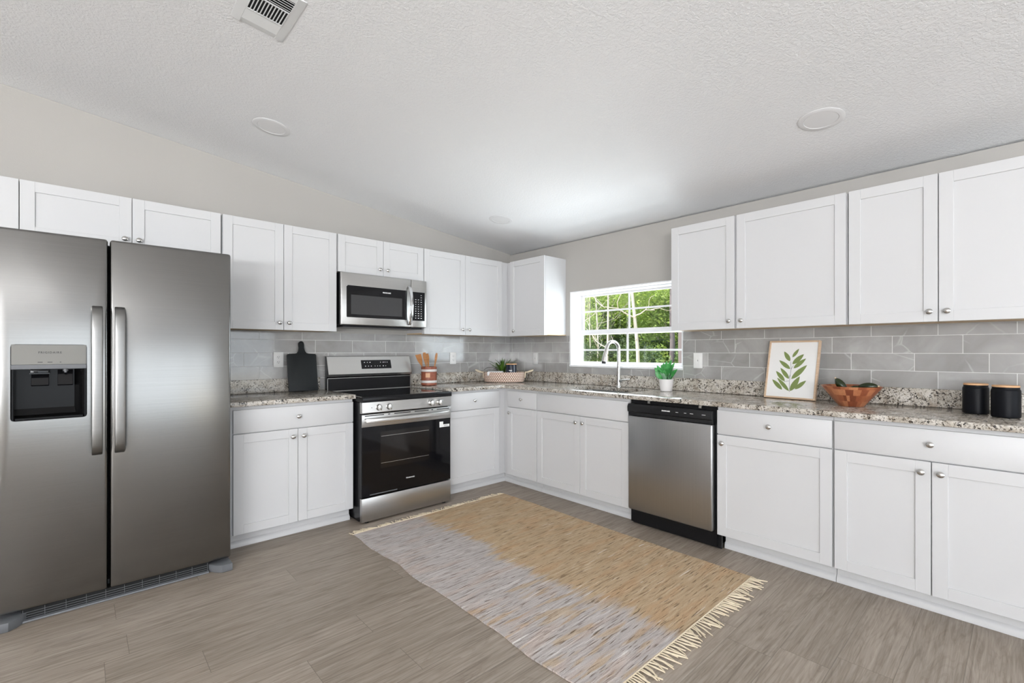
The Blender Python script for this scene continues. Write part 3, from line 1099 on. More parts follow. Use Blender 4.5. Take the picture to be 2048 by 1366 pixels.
# ------------------------------------------------------------------ range
t = Thing('range', 'stainless electric range with black glass oven door', 'range', (-1.684, -.38, 0))
RX0, RX1 = -2.064, -1.304
YF = -.735
t.part('oven_body', MB().box(RX0 + .003, RX1 - .003, -.70, -.05, .02, .874, .003).box(RX0 + .012, RX1 - .012, -.66, -.1, .004, .02), 'black_enamel')
ct = MB().box(RX0, RX1, -.752, -.06, .8745, .912, .004, 2)
c0 = t.part('cooktop', ct, 'black_enamel')
t.part('glass_surface', MB().box(RX0 + .018, RX1 - .018, -.735, -.10, .9122, .9142, .0008), 'black_glass_top', c0)
t.part('rear_trim', MB().box(RX0 + .001, RX1 - .001, -.098, -.090, .9125, .918, .001).box(RX0 + .0005, RX0 + .007, -.72, -.095, .9125, .9155).box(RX1 - .007, RX1 - .0005, -.72, -.095, .9125, .9155), 'steel', c0)
bg = MB().prism([(-.035, .9125), (-.085, .9125), (-.085, 1.020), (-.075, 1.028), (-.104, 1.034), (-.110, 1.052), (-.066, 1.196), (-.052, 1.202), (-.035, 1.202)], 'x', RX0, RX1, .001)
b0 = t.part('backguard', bg, 'black_enamel')
fc = MB().prism([(-.098, 1.0335), (-.1045, 1.0335), (-.1115, 1.0525), (-.0675, 1.1975), (-.055, 1.2035), (-.052, 1.2025), (-.0645, 1.195), (-.1085, 1.052), (-.1025, 1.0365)], 'x', RX0 + .002, RX1 - .002, .0005)
t.part('backguard_face', fc, 'steel_bright', b0)
t.part('trim_strip', MB().box(RX0 + .004, RX1 - .004, -.0885, -.0845, 1.018, 1.022).box(RX0 + .001, RX0 + .005, -.0885, -.0845, .92, 1.018).box(RX1 - .005, RX1 - .001, -.0885, -.0845, .92, 1.018), 'steel', b0)
# clock panel lies on the sloped face
ym = lambda z: -.1115 + (z - 1.0525) * (.044 / .145) - .0012
dpn = MB().prism([(ym(1.093), 1.093), (ym(1.167), 1.167), (ym(1.167) + .002, 1.167), (ym(1.093) + .002, 1.093)], 'x', -1.777, -1.502)
d0 = t.part('clock_panel', dpn, 'black_gloss', b0)
mk = MB()
for z, xs in ((1.147, (-1.748, -1.722, -1.698, -1.600, -1.575, -1.558, -1.538)), (1.115, (-1.742, -1.715, -1.690, -1.655, -1.632, -1.610, -1.578, -1.555))):
    for x in xs:
        w = random.uniform(.004, .011)
        t.part('clock_mark', MB().box(x - w / 2, x + w / 2, ym(z) - .0012, ym(z) - .0002, z - .003, z + .003), 'mark_white', b0)
# front control strip with four knobs
cs = MB().prism([(-.700, .794), (-.738, .794), (-.744, .800), (-.741, .874), (-.700, .874)], 'x', RX0, RX1, .0015, 2)
c1 = t.part('control_strip', cs, 'steel')
for x in (-1.938, -1.857, -1.492, -1.415):
    k = MB().lathe([(.0240, 0), (.0240, .004), (.0215, .006), (.0205, .018), (.0185, .021), (0, .021)], (x, -.743, .834), 28, axis='-y')
    k.box(x - .0065, x + .0065, -.780, -.760, .834 - .0200, .834 + .0200, .002, 2)
    t.part('knob', k, 'steel_bright', c1)
t.part('indicator_mark', MB().lathe([(.003, 0), (.003, .001)], (-1.992, -.7425, .834), 10, axis='-y'), 'mark_dark', c1)
# oven door
dr = MB().box(RX0, RX1, -.730, -.702, .190, .786, .003, 2)
od = t.part('oven_door', dr, 'black_enamel')
band = MB().box(RX0 + .0005, RX1 - .0005, -.738, -.7305, .696, .7865, .002, 2)
bd = t.part('door_band', band, 'steel', od)
sl = MB()
for a, b_ in ((-2.042, -1.895), (-1.862, -1.846), (-1.812, -1.675), (-1.640, -1.515), (-1.490, -1.474), (-1.440, -1.322)):
    t.part('vent_slot', MB().box(a, b_, -.7388, -.7375, .7735, .7795), 'dark_slot', od)
t.part('door_glass', MB().box(RX0 + .002, RX1 - .002, -.736, -.7305, .192, .6955, .002), 'black_gloss', od)
wn_ = MB().box(-1.921, -1.506, -.7366, -.7362, .383, .652)
M['oven_window'] = plain('oven_window_glass', (0.010, 0.008, 0.007, 1), 0.07, spec=0.5)
t.part('oven_window', wn_, 'oven_window', od)
rk = MB()
for z in (.618, .420):
    t.part('rack_wire', MB().box(-1.916, -1.512, -.7372, -.7366, z - .0014, z + .0014), 'steel', od, label='thin bright oven rack seen through the glass')
t.part('door_seam', MB().box(-2.004, -1.787, -.7376, -.7362, .2005, .2065), 'grey_plastic', od)
hp = []
N = 18
for i in range(N + 1):
    s = i / N
    hp.append((-.7675 - .030 * math.sin(math.pi * s) ** .7 if 0 < i < N else -.7575, RX0 + .021 + s * (.718)))
hb = MB().strip([(p[0], p[1]) for p in hp], .034, .014, .004)
# strip runs along z; turn it so that it runs along x
hb.xform(Matrix.Rotation(R(90), 4, 'Y'))          # z -> x, x -> -z
hb.move((0, 0, .743))
for x in (RX0 + .030, RX1 - .030):
    hb.box(x - .012, x + .012, -.760, -.7385, .733, .753, .002)
t.part('door_handle', hb, 'steel_bright', od)
t.part('lettering', text_mb('FRIGIDAIRE', .0125, (-1.676, -.7366, .274), spacing=1.15, bold=.0002), 'mark_white', od, label='small pale maker name')
st = MB().box(-1.413, -1.378, -.7368, -.7361, .627, .672).box(-1.378, -1.318, -.7368, -.7361, .627, .648)
t.part('sticker', st, 'paper', od, label='small white label stuck on the black glass')
t.part('sticker_print', MB().box(-1.372, -1.325, -.7372, -.7367, .632, .634).box(-1.372, -1.335, -.7372, -.7367, .639, .641), 'mark_dark', od)
t.part('storage_drawer', MB().box(RX0, RX1, -.736, -.702, .014, .184, .004, 2), 'steel')
for x in (RX0 + .05, RX1 - .05):
    t.part('foot', MB().lathe([(.016, .001), (.016, .010), (.009, .011), (.009, .0135)], (x, -.705, 0), 16), 'black_plastic')

# ------------------------------------------------------------------ microwave
t = Thing('microwave', 'stainless over-the-range microwave with black window', 'microwave', (-1.684, -.18, 1.44))
MX0, MX1, MZ0, MZ1, MY = -2.063, -1.306, 1.447, 1.862, -.366
t.part('case', MB().box(MX0 + .002, MX1 - .002, -.335, -.012, MZ0 + .004, MZ1, .002).box(MX0 + .03, MX1 - .03, -.33, -.05, MZ0 - .012, MZ0 + .004), 'black_enamel')
SX = -1.455
dm = t.part('door', MB().box(MX0, SX - .001, MY, -.336, MZ0 + .003, MZ1 - .002, .006, 3), 'steel')
pm = t.part('control_panel', MB().box(SX + .001, MX1, MY, -.336, MZ0 + .003, MZ1 - .002, .006, 3), 'steel')
GW = MB().prism([(-2.017, 1.510), (-1.500, 1.510), (-1.500, 1.760), (-2.010, 1.760), (-2.021, 1.749), (-2.021, 1.514)], 'y', MY - .0015, MY + .001)
t.part('window_border', GW, 'black_gloss', dm)
M['mw_mesh'] = plain('microwave_window_mesh', (0.045, 0.045, 0.046, 1), 0.2, spec=0.35)
t.part('window_mesh', MB().box(-1.986, -1.545, MY - .0021, MY - .0016, 1.535, 1.688), 'mw_mesh', dm)
t.part('lettering', text_mb('FRIGIDAIRE', .0135, (-1.684, MY - .0018, 1.724), spacing=1.05, bold=.0005), 'mark_white', dm, label='small pale maker name')
kp = t.part('keypad', MB().box(-1.448, -1.325, MY - .0015, MY + .001, 1.508, 1.756, .0004), 'black_gloss', pm)
mk = MB()
for r_ in range(11):
    z = 1.730 - r_ * .0200
    for x in (-1.415, -1.388, -1.361):
        if r_ < 2 and x < -1.37:
            continue
        w = random.uniform(.007, .014)
        t.part('key_mark', MB().box(x - w / 2, x + w / 2, MY - .0024, MY - .0014, z - .0022, z + (.0030 if r_ > 6 else .0016)), 'mark_white', pm)
hpth = [(MY - .001, 1.468), (MY - .012, 1.478), (MY - .028, 1.505), (MY - .041, 1.56), (MY - .047, 1.635), (MY - .041, 1.71), (MY - .028, 1.765), (MY - .012, 1.792), (MY - .001, 1.802)]
t.part('door_handle', MB().strip(hpth, .028, .010, .003).move((-1.478, 0, 0)), 'chrome', dm)

# ------------------------------------------------------------------ dishwasher (window wall frame)
t = Thing('dishwasher', 'stainless dishwasher with a black control strip', 'dishwasher', (2.34, -.3, 0), RIGHT)
X0, X1 = 2.027, 2.647
t.part('tub', MB().box(X0 - .004, X1 + .009, -.615, -.05, .015, .893), 'black_enamel')
d0 = t.part('door', MB().box(X0, X1, -.662, -.618, .115, .784, .010, 3), 'steel_v')
cp = MB().prism([(-.618, .786), (-.655, .786), (-.655, .808), (-.668, .815), (-.670, .850), (-.660, .868), (-.618, .870)], 'x', X0 - .001, X1, .002, 2)
c0 = t.part('control_panel', cp, 'black_plastic')
t.part('lettering', text_mb('FRIGIDAIRE', .0115, (2.332, -.6705, .842), spacing=1.05, bold=.0005), 'mark_white', c0, label='small pale maker name')
mk = MB()
for x, w in ((2.413, .018), (2.471, .016), (2.515, .022), (2.596, .024)):
    t.part('key_mark', MB().box(x - w / 2, x + w / 2, -.6712, -.6698, .8395, .8425), 'mark_white', c0)
t.part('pocket_handle', MB().box(X0 + .2, X1 - .15, -.6565, -.6545, .789, .806), 'dark_slot', c0)
t.part('kick_plate', MB().box(2.030, 2.680, -.600, -.585, .003, .090, .002).box(2.030, 2.655, -.59, -.575, .09, .112), 'black_plastic')
for x in (2.190, 2.562):
    t.part('mounting_bracket', MB().box(x - .010, x + .010, -.645, -.60, .8935, .8965).box(x - .009, x + .009, -.650, -.6455, .880, .8965), 'nickel')

# ------------------------------------------------------------------ sink and faucet
t = Thing('sink', 'undermount stainless sink basin sunk into the corner countertop', 'sink', (-.345, -1.59, .70))
sb = MB()
o_ = MB().box(-.550, -.140, -1.930, -1.250, .70, CB - .001, .06, 4, only=lambda e: abs(e.verts[0].co.z - e.verts[1].co.z) > .1)
i_ = MB().box(-.532, -.158, -1.912, -1.268, .704, CB + .1, .06, 4, only=lambda e: abs(e.verts[0].co.z - e.verts[1].co.z) > .1)
t.part('basin', cut(o_, i_), 'steel_dark')
t.part('drain', MB().lathe([(.045, .7045), (.045, .707), (.03, .708), (0, .706)], (-.345, -1.59, 0), 24), 'chrome')
t = Thing('faucet', 'tall pull-down faucet behind the sink, below the window', 'faucet', (-.095, -1.545, CT))
fb = (-.095, -1.545)
body = MB().lathe([(.026, CT + .0006), (.026, CT + .008), (.021, CT + .014), (.020, CT + .05), (.0165, CT + .12), (.0145, CT + .20), (.0138, CT + .31)], (fb[0], fb[1], 0), 24)
t.part('faucet_body', body, 'nickel')
dx, dy = -.985, .17
arc = [(0, 1.232)]
for k in range(1, 13):
    a = math.pi * k / 14
    arc.append((.072 - .072 * math.cos(a), 1.255 + .072 * math.sin(a)))
arc += [(.152, 1.245), (.166, 1.20), (.176, 1.155)]
sp = [(fb[0] + dx * s, fb[1] + dy * s, z) for s, z in arc]
t.part('spout', MB().tube(sp, [.0138] * (len(sp) - 3) + [.0150, .0165, .0185], 16), 'nickel')
e1 = sp[-1]
hd = [(e1[0], e1[1], e1[2] - .0005), (e1[0] + dx * .002, e1[1] + dy * .002, 1.138)]
t.part('spray_head', MB().tube(hd, [.0175, .0170], 16), 'black_plastic')
lv = MB().tube([(fb[0] - .01, fb[1] - .018, .985), (fb[0] - .01, fb[1] - .048, .985)], .0155, 16)
lv.tube([(fb[0] - .01, fb[1] - .040, .992), (fb[0] - .012, fb[1] - .085, .998), (fb[0] - .014, fb[1] - .125, 1.002)], [.007, .0062, .005], 10)
t.part('lever_handle', lv, 'nickel')

# ------------------------------------------------------------------ outlets
def outlet(label, x, z, fr, kind='duplex', w=.072, h=.118):
    t = Thing('wall_outlet', label, 'outlet', (x, -.0085, z - h / 2), fr, 'white outlets on the tile')
    t.part('cover_plate', MB().box(x - w / 2, x + w / 2, -.0145, -.009, z - h / 2, z + h / 2, .0018, 2), 'plastic_white')
    if kind == 'duplex':
        for s in (1, -1):
            r_ = t.part('receptacle', MB().lathe([(.0172, 0), (.0172, .002), (.016, .0026), (0, .0026)], (x, -.0147, z + s * .0195), 24, sx=1.0, sy=.84, axis='-y'), 'plastic_white')
            m_ = MB().box(x - .0075, x - .0050, -.0181, -.0174, z + s * .0195 - .002, z + s * .0195 + .007).box(x + .0050, x + .0072, -.0181, -.0174, z + s * .0195 - .001, z + s * .0195 + .006)
            m_.lathe([(.0024, 0), (.0024, .0007)], (x, -.0174, z + s * .0195 - .007), 10, axis='-y')
            t.part('slots', m_, 'mark_dark', r_)
    else:
        r_ = t.part('decorator_insert', MB().box(x - .0165, x + .0165, -.0165, -.0147, z - .033, z + .033, .0008), 'plastic_white')
        t.part('buttons', MB().box(x - .003, x + .003, -.0176, -.0166, z - .004, z - .0005).box(x - .003, x + .003, -.0176, -.0166, z + .002, z + .0055), 'mark_dark', r_)
    return t


outlet('white duplex outlet left of the black cutting board', -2.409, 1.178, LEFT)
outlet('white duplex outlet right of the utensil crock', -.781, 1.174, LEFT)
outlet('white outlet on the corner tile left of the window', .419, 1.168, RIGHT, 'deco')
outlet('white outlet just right of the window, above the potted plant', 2.231, 1.170, RIGHT, 'deco')

# ------------------------------------------------------------------ cutting board leaning on the tile
pts = [(-.1055, 0), (.1055, 0), (.1105, .006), (.1105, .285), (.104, .295), (.052, .297), (.036, .304), (.026, .32), (.021, .345), (.022, .372), (.019, .389), (.010, .397), (-.002, .399), (-.012, .394), (-.020, .383), (-.021, .366), (-.019, .345), (-.024, .32), (-.034, .304), (-.050, .297), (-.104, .295), (-.1105, .285), (-.1105, .006)]
cb = MB().prism(pts, 'y', -.007, .007, .002, 2)
ho = MB().lathe([(.0035, -.03), (.0035, .03)], (0, 0, .378), 12, axis='-y')
cb = cut(cb, ho)
lean = math.asin(min(.9, .0495 / .295))
cb.xform(Matrix.Translation((-2.2475, -.0935, CT + .0022)) @ Matrix.Rotation(-R(10.2), 4, 'X') @ Matrix.Rotation(R(0.6), 4, 'Z'))
single('cutting_board', cb, 'board', 'black paddle cutting board leaning on the tile left of the range', 'cutting board', (-2.2475, -.09, CT))

# ------------------------------------------------------------------ utensil crock with wooden utensils
cx, cy = -1.182, -.205
t = Thing('utensil_crock', 'round reddish brown utensil crock with two pale bands', 'crock', (cx, cy, CT))
r0, h0 = .0715, .172
t.part('pot', MB().lathe([(.062, CT + .001), (r0, CT + .006), (r0, CT + h0), (r0 - .006, CT + h0 + .002), (r0 - .009, CT + h0 - .004), (r0 - .009, CT + .02), (0, CT + .02)], (cx, cy, 0), 40), 'crock')
for z in (.026, .128):
    t.part('glaze_band', MB().lathe([(r0 + .0002, CT + z), (r0 + .0012, CT + z + .002), (r0 + .0012, CT + z + .020), (r0 + .0002, CT + z + .022)], (cx, cy, 0), 40, cap=False), 'crock_white', label='pale horizontal band')
pa = []
for i in range(5):
    a = R(-130 + (i - 2) * 8)
    pa.append((cx + (r0 + .0016) * math.cos(a), cy + (r0 + .0016) * math.sin(a)))
pa2 = [(cx + (r0 + .0002) * math.cos(R(-130 + (i - 2) * 8)), cy + (r0 + .0002) * math.sin(R(-130 + (i - 2) * 8))) for i in range(4, -1, -1)]
t.part('square_patch', MB().prism(pa + pa2, 'z', CT + .076, CT + .116), 'crock_tag', label='small tan square on the front')


def utensil(label, head, hx, hy, tx, ty, tz, name, w):
    """stick from inside the crock to (tx,ty,tz), with a head shape."""
    a, b_ = Vector((hx, hy, CT + .025)), Vector((tx, ty, tz))
    d = (b_ - a)
    mb = MB().tube([a, a + d * .5, a + d * .72], [.0055, .006, .0065], 10)
    side = Vector((.72, -.69, 0))
    side = (side - d.normalized() * side.dot(d.normalized())).normalized()
    n_ = d.normalized().cross(side)
    rot = Matrix((side, n_, d.normalized())).transposed().to_4x4()
    L = d.length
    if head == 'spatula':
        P_ = [(-.006, .60 * L), (.006, .60 * L), (w * .8, .80 * L), (w, L * .98), (-w * .9, L * 1.0), (-w * .8, .80 * L)]
    else:
        P_ = [(-.006, .60 * L), (.006, .60 * L), (w * .7, .72 * L), (w, .82 * L), (w, .92 * L), (w * .6, L), (-w * .6, L), (-w, .92 * L), (-w, .82 * L), (-w * .7, .72 * L)]
    h = MB().prism(P_, 'y', -.004, .004, .0015)
    h.xform(Matrix.Translation(a) @ rot)
    me = h.mesh('h')
    mb.bm.from_mesh(me)
    bpy.data.meshes.remove(me)
    single(name, mb, 'spoon', label, 'utensil', (cx, cy, CT + .02), group='wooden utensils in the crock')


utensil('wooden spatula with the widest blade, leftmost in the crock', 'spatula', cx - .004, cy + .012, -1.286, cy + .020, 1.216, 'wooden_spatula', .029)
utensil('wooden spoon standing tallest, right behind the leftmost spatula', 'spoon', cx - .012, cy - .018, -1.250, cy - .030, 1.232, 'wooden_spoon', .018)
utensil('slim wooden spoon in the middle of the crowded left group', 'spoon', cx + .010, cy + .000, -1.228, cy - .048, 1.222, 'wooden_spoon', .013)
utensil('wooden spoon standing alone at the right side of the crock', 'spoon', cx + .022, cy - .020, -1.112, cy - .022, 1.226, 'wooden_spoon', .011)

# ------------------------------------------------------------------ woven basket in the corner with its contents
bx, by = -.375, -.335
A45 = R(-45)
rotb = Matrix.Translation((bx, by, CT)) @ Matrix.Rotation(A45, 4, 'Z')
t = Thing('woven_basket', 'low oval woven basket with rope loops in the counter corner', 'basket', (bx, by, CT))
t.o.rotation_euler = (0, 0, A45)
prof = [(.0, .002), (.185, .002), (.200, .008), (.206, .03), (.208, .085), (.206, .103), (.199, .105), (.196, .095), (.196, .02), (.19, .012), (0, .012)]
b = MB().lathe(prof, (0, 0, 0), 72, sy=.66)
me = b.mesh('bowl')
smooth(me, 40)
me.materials.append(M['basket'])
o = bpy.data.objects.new('basket_bowl', me)
COL.objects.link(o)
o.parent = t.o
for s in (-1, 1):
    lp = []
    for k in range(15):
        a = -math.pi * .5 + math.pi * 2 * k / 14
        lp.append((s * (.262 + .034 * math.sin(a + .2)), .020 * math.cos(a), .112 + .013 * math.sin(a * 1 + .5)))
    hb_ = MB().tube([(s * .2125, -.012, .045), (s * .214, -.010, .09), (s * .219, -.008, .106)] + lp + [(s * .219, .014, .104), (s * .2135, .016, .06)], .0048, 8)
    me = hb_.mesh('rope_handle')
    smooth(me, 60)
    me.materials.append(M['cream_rope'])
    o = bpy.data.objects.new('rope_handle', me)
    COL.objects.link(o)
    o.parent = t.o


def bpt(x, y, z):
    return tuple(rotb @ Vector((x, y, z)))


# folded white napkin
p = bpt(-.085, -.055, .0)
nk = MB().box(-.08, .08, -.045, .045, -.0205, .0205, .008, 3)
nk.xform(Matrix.Translation((p[0], p[1], CT + .092)) @ Matrix.Rotation(A45, 4, 'Z') @ Matrix.Rotation(R(5), 4, 'X'))
single('folded_napkin', nk, 'linen', 'folded white napkin lying in the left of the woven basket', 'napkin', (p[0], p[1], CT + .06))
# candle jar
p = bpt(.075, -.045, 0)
t = Thing('candle_jar', 'dark glossy candle jar with a pale lid inside the woven basket', 'candle', (p[0], p[1], CT + .013))
t.part('jar', MB().lathe([(.048, CT + .013), (.053, CT + .017), (.054, CT + .175), (.052, CT + .180), (0, CT + .180)], (p[0], p[1], 0), 36), 'candle_navy')
t.part('lid', MB().lathe([(.0545, CT + .1805), (.0550, CT + .182), (.0550, CT + .188), (.053, CT + .190), (0, CT + .190)], (p[0], p[1], 0), 36), 'bamboo')
lb = MB().box(-.016, .016, -.0554, -.0545, CT + .123 - .003, CT + .123 + .003)
lb.xform(Matrix.Translation((p[0], p[1], 0)) @ Matrix.Rotation(R(-50), 4, 'Z'))
t.part('printed_line', lb, 'mark_white', label='small white print')
# plant
p = bpt(-.02, .055, 0)
t = Thing('potted_plant', 'spiky dark green grass-like plant rising out of the woven basket', 'plant', (p[0], p[1], CT + .013))
t.part('pot', MB().lathe([(.038, CT + .013), (.046, CT + .10), (.043, CT + .10), (.040, CT + .085), (0, CT + .085)], (p[0], p[1], 0), 24), 'can_black')
lf = MB()
rnd = random.Random(3)
for k in range(54):
    a = rnd.uniform(0, 2 * math.pi)
    rr = rnd.uniform(.05, .16)
    tip = Vector((p[0] + rr * math.cos(a), p[1] + rr * math.sin(a), CT + rnd.uniform(.19, .265) - rr * .25))
    cj = bpt(.075, -.045, 0)
    if math.hypot(tip.x - cj[0], tip.y - cj[1]) < .072 or (a % 6.283 > 4.9 and a % 6.283 < 5.7):
        continue
    tip.x = min(tip.x, -.045)
    tip.y = min(tip.y, -.045)
    bs = Vector((p[0] + .012 * math.cos(a), p[1] + .012 * math.sin(a), CT + .084))
    lf.leaf(bs, tip, rnd.uniform(.010, .017), bend=rnd.uniform(.005, .03), seg=5)
t.part('leaves', lf, 'grassleaf', ang=60)
dl = MB()
q0 = bpt(-.05, .05, .09)
q1 = bpt(-.13, .045, .152)
q2 = bpt(-.215, .03, .118)
dl.leaf(q0, q1, .02, bend=.012)
dl.leaf(q1, q2, .016, bend=.014)
t.part('drooping_leaf', dl, 'darkleaf', label='nearly black drooping leaf')

# ------------------------------------------------------------------ small potted succulent by the window
px, py = -.165, -2.045
t = Thing('potted_plant', 'small bright green leafy plant in a white pot by the window', 'plant', (px, py, CT))
t.part('pot', MB().lathe([(.041, CT + .001), (.044, CT + .003), (.0555, CT + .093), (.0555, CT + .096), (.051, CT + .096), (.048, CT + .08), (0, CT + .08)], (px, py, 0), 36), 'ceramic_white')
lf = MB()
lp = MB()
rnd = random.Random(11)
# (sideways offset, height of base, sideways offset of tip, height of tip, depth of tip, width); sideways is +y (left in the photo)
for by0, bz0, ty0, tz0, td, wd in ((.005, .10, .098, .168, .02, .048), (.01, .12, .085, .182, -.03, .044), (.0, .12, .060, .205, .03, .044),
                                   (-.01, .12, -.045, .248, .0, .046), (-.02, .13, -.020, .238, -.03, .044), (.0, .14, .012, .222, -.02, .040),
                                   (-.02, .10, -.070, .205, -.03, .044), (-.02, .10, -.078, .175, .03, .044), (-.01, .12, -.055, .225, .03, .042),
                                   (.0, .10, .040, .170, -.06, .046), (-.01, .10, -.030, .180, -.07, .048), (.01, .10, .070, .150, -.05, .044),
                                   (-.01, .11, -.010, .205, .05, .044), (.0, .11, .030, .215, .02, .040), (-.02, .10, -.060, .150, -.06, .042), (.02, .13, .082, .200, .0, .034)):
    lf.leaf((px + td * .2, py + by0, CT + bz0 - .012), (px + td, py + ty0, CT + tz0), wd, bend=.010, seg=7, up=Vector((-.9, .1, .5)))
for k in range(16):
    a = rnd.uniform(0, 2 * math.pi)
    bs = Vector((px + .02 * math.cos(a), py + .02 * math.sin(a), CT + .082))
    tip = Vector((px + .058 * math.cos(a), py + .058 * math.sin(a), CT + .135 + rnd.uniform(-.01, .02)))
    lp.leaf(bs, tip, .034, bend=.008, seg=6)
t.part('stems', MB().tube([(px, py, CT + .08), (px + .006, py - .006, CT + .14), (px, py + .002, CT + .20)], [.005, .004, .002], 8), 'succulent')
t.part('leaves', lf, 'succulent', ang=60)
t.part('lower_leaves', lp, 'succulent_pale', ang=60, label='greyish green lower leaves')

# ------------------------------------------------------------------ framed leaf print leaning on the tile (window wall frame)
W_, H_ = .318, .392
fx = 2.922
T_ = Matrix.Translation((fx, -.1445, CT + .0022)) @ Matrix.Rotation(R(-6), 4, 'Z') @ Matrix.Rotation(R(-13.2), 4, 'X')
t = Thing('framed_print', 'green leaf sprig print in a thin light wood frame', 'picture', (fx, -.145, CT), RIGHT)
fr_ = MB()
w2 = W_ / 2
fr_.box(-w2, -w2 + .011, -.011, .011, 0, H_, .0012).box(w2 - .011, w2, -.011, .011, 0, H_, .0012)
fr_.box(-w2 + .011, w2 - .011, -.011, .011, 0, .011, .0012).box(-w2 + .011, w2 - .011, -.011, .011, H_ - .011, H_, .0012)
t.part('frame', fr_.xform(T_), 'oak_frame')
pr_ = t.part('print', MB().box(-w2 + .011, w2 - .011, -.004, .002, .011, H_ - .011).xform(T_), 'paper')
# leaf drawing: (base x, base z, tip x, tip z, width) in photo-print units
sx_, sz_ = W_ / 530.0, H_ / 590.0
cx0, cz0 = 1210, 940
leaves = [(1185, 560, 1112, 460, 46), (1205, 520, 1265, 432, 34), (1212, 590, 1320, 487, 52), (1195, 640, 1068, 552, 44), (1228, 632, 1345, 530, 46),
          (1192, 740, 1090, 630, 42), (1216, 740, 1362, 596, 56), (1150, 765, 1046, 664, 44), (1215, 862, 1300, 710, 58), (1205, 862, 1065, 732, 40),
          (1262, 840, 1368, 750, 44), (1132, 852, 1014, 752, 44)]
ink = MB()
for x0, z0, x1, z1, w in leaves:
    A = Vector(((x0 - cx0) * sx_, (cz0 - z0) * sz_ + .0))
    B = Vector(((x1 - cx0) * sx_, (cz0 - z1) * sz_ + .0))
    d = B - A
    n_ = Vector((-d.y, d.x)).normalized()
    P_ = []
    K = 8
    for sgn in (1, -1):
        rng = range(K + 1) if sgn == 1 else range(K - 1, 0, -1)
        for i in rng:
            s = i / K
            ww = w * sx_ * .5 * math.sin(math.pi * s ** .85) ** .8
            q = A + d * s + n_ * sgn * ww
            P_.append((q.x, q.y))
    ink.prism(P_, 'y', -.0046, -.0039)
t.part('leaf_drawing', ink.xform(T_), 'ink_green', pr_)
stm = MB()
for x0, z0, x1, z1 in ((1210, 870, 1200, 770), (1200, 770, 1204, 640), (1204, 640, 1192, 565), (1195, 760, 1140, 850 - 80), (1206, 640, 1225, 600), (1200, 700, 1190, 735)):
    A = Vector(((x0 - cx0) * sx_, (cz0 - z0) * sz_))
    B = Vector(((x1 - cx0) * sx_, (cz0 - z1) * sz_))
    n_ = (Vector((-(B - A).y, (B - A).x)).normalized()) * .0011
    stm.prism([tuple(A + n_), tuple(B + n_), tuple(B - n_), tuple(A - n_)], 'y', -.0047, -.0039)
t.part('stem_drawing', stm.xform(T_), 'ink_stem', pr_)

# ------------------------------------------------------------------ wooden bowl with fruit
bx, by = -.300, -3.298
t_ = MB().lathe([(.0, .001), (.060, .001), (.064, .004), (.100, .052), (.146, .113), (.147, .117), (.142, .117), (.096, .055), (.058, .012), (0, .010)], (bx, by, CT), 64)
single('wooden_bowl', t_, 'bowl', 'flared wooden bowl in reddish brown blocks beside the framed print', 'bowl', (bx, by, CT))


def fruit(label, x, y, z, L, r, rx, rz, name='green_fruit', mat='fruit', pinch=.75):
    prof = []
    for k in range(13):
        s = k / 12
        rr = r * math.sin(math.pi * s) ** .62 * (pinch + (1 - pinch) * s)
        prof.append((max(rr, 0), (s - .5) * L))
    m_ = MB().lathe(prof, (0, 0, 0), 20)
    m_.xform(Matrix.Translation((x, y, z)) @ Matrix.Rotation(rz, 4, 'Z') @ Matrix.Rotation(rx, 4, 'X'))
    tt = Thing(name, label, 'fruit', (x, y, z - r * .8), LEFT, 'fruit in the wooden bowl')
    tt.part('skin', m_, mat)
    s_ = MB().lathe([(.004, 0), (.003, .008), (0, .008)], (0, 0, L / 2 - .003), 8)
    s_.xform(Matrix.Translation((x, y, z)) @ Matrix.Rotation(rz, 4, 'Z') @ Matrix.Rotation(rx, 4, 'X'))
    tt.part('stem', s_, 'maple')


fruit('dark green fruit standing up at the left of the wooden bowl', bx - .005, by + .048, CT + .118, .098, .024, R(-35), R(0), pinch=.9)
fruit('long dark green fruit lying across the right rim of the bowl', bx - .01, by - .080, CT + .116, .100, .024, R(84), R(0), pinch=.9)
fruit('small dark green fruit at the middle of the bowl', bx - .02, by - .020, CT + .098, .070, .024, R(75), R(30))
fruit('small yellow fruit in the bowl between the green ones', bx + .045, by - .042, CT + .098, .055, .026, R(80), R(-20), 'yellow_fruit', 'gold')

# ------------------------------------------------------------------ black canisters
def canister(label, x, y, r):
    t = Thing('canister', label, 'canister', (x, y, CT), LEFT, 'black canisters with wooden lids')
    hh = .136
    t.part('jar', MB().lathe([(r * .90, CT + .001), (r * .97, CT + .003), (r, CT + .010), (r, CT + hh - .010), (r * .97, CT + hh - .003), (r * .92, CT + hh), (r * .92, CT + hh + .008), (0, CT + hh + .008)], (x, y, 0), 48), 'can_black')
    t.part('lid', MB().lathe([(r * .90, CT + hh + .0082), (r * .93, CT + hh + .0095), (r * .93, CT + hh + .0155), (r * .90, CT + hh + .017), (0, CT + hh + .017)], (x, y, 0), 48), 'bamboo', label='flat pale wooden lid')


canister('black canister with wooden lid standing further back beside the bowl', -.225, -3.812, .0505)
canister('black canister with wooden lid standing nearer the right edge', -.315, -3.920, .0520)

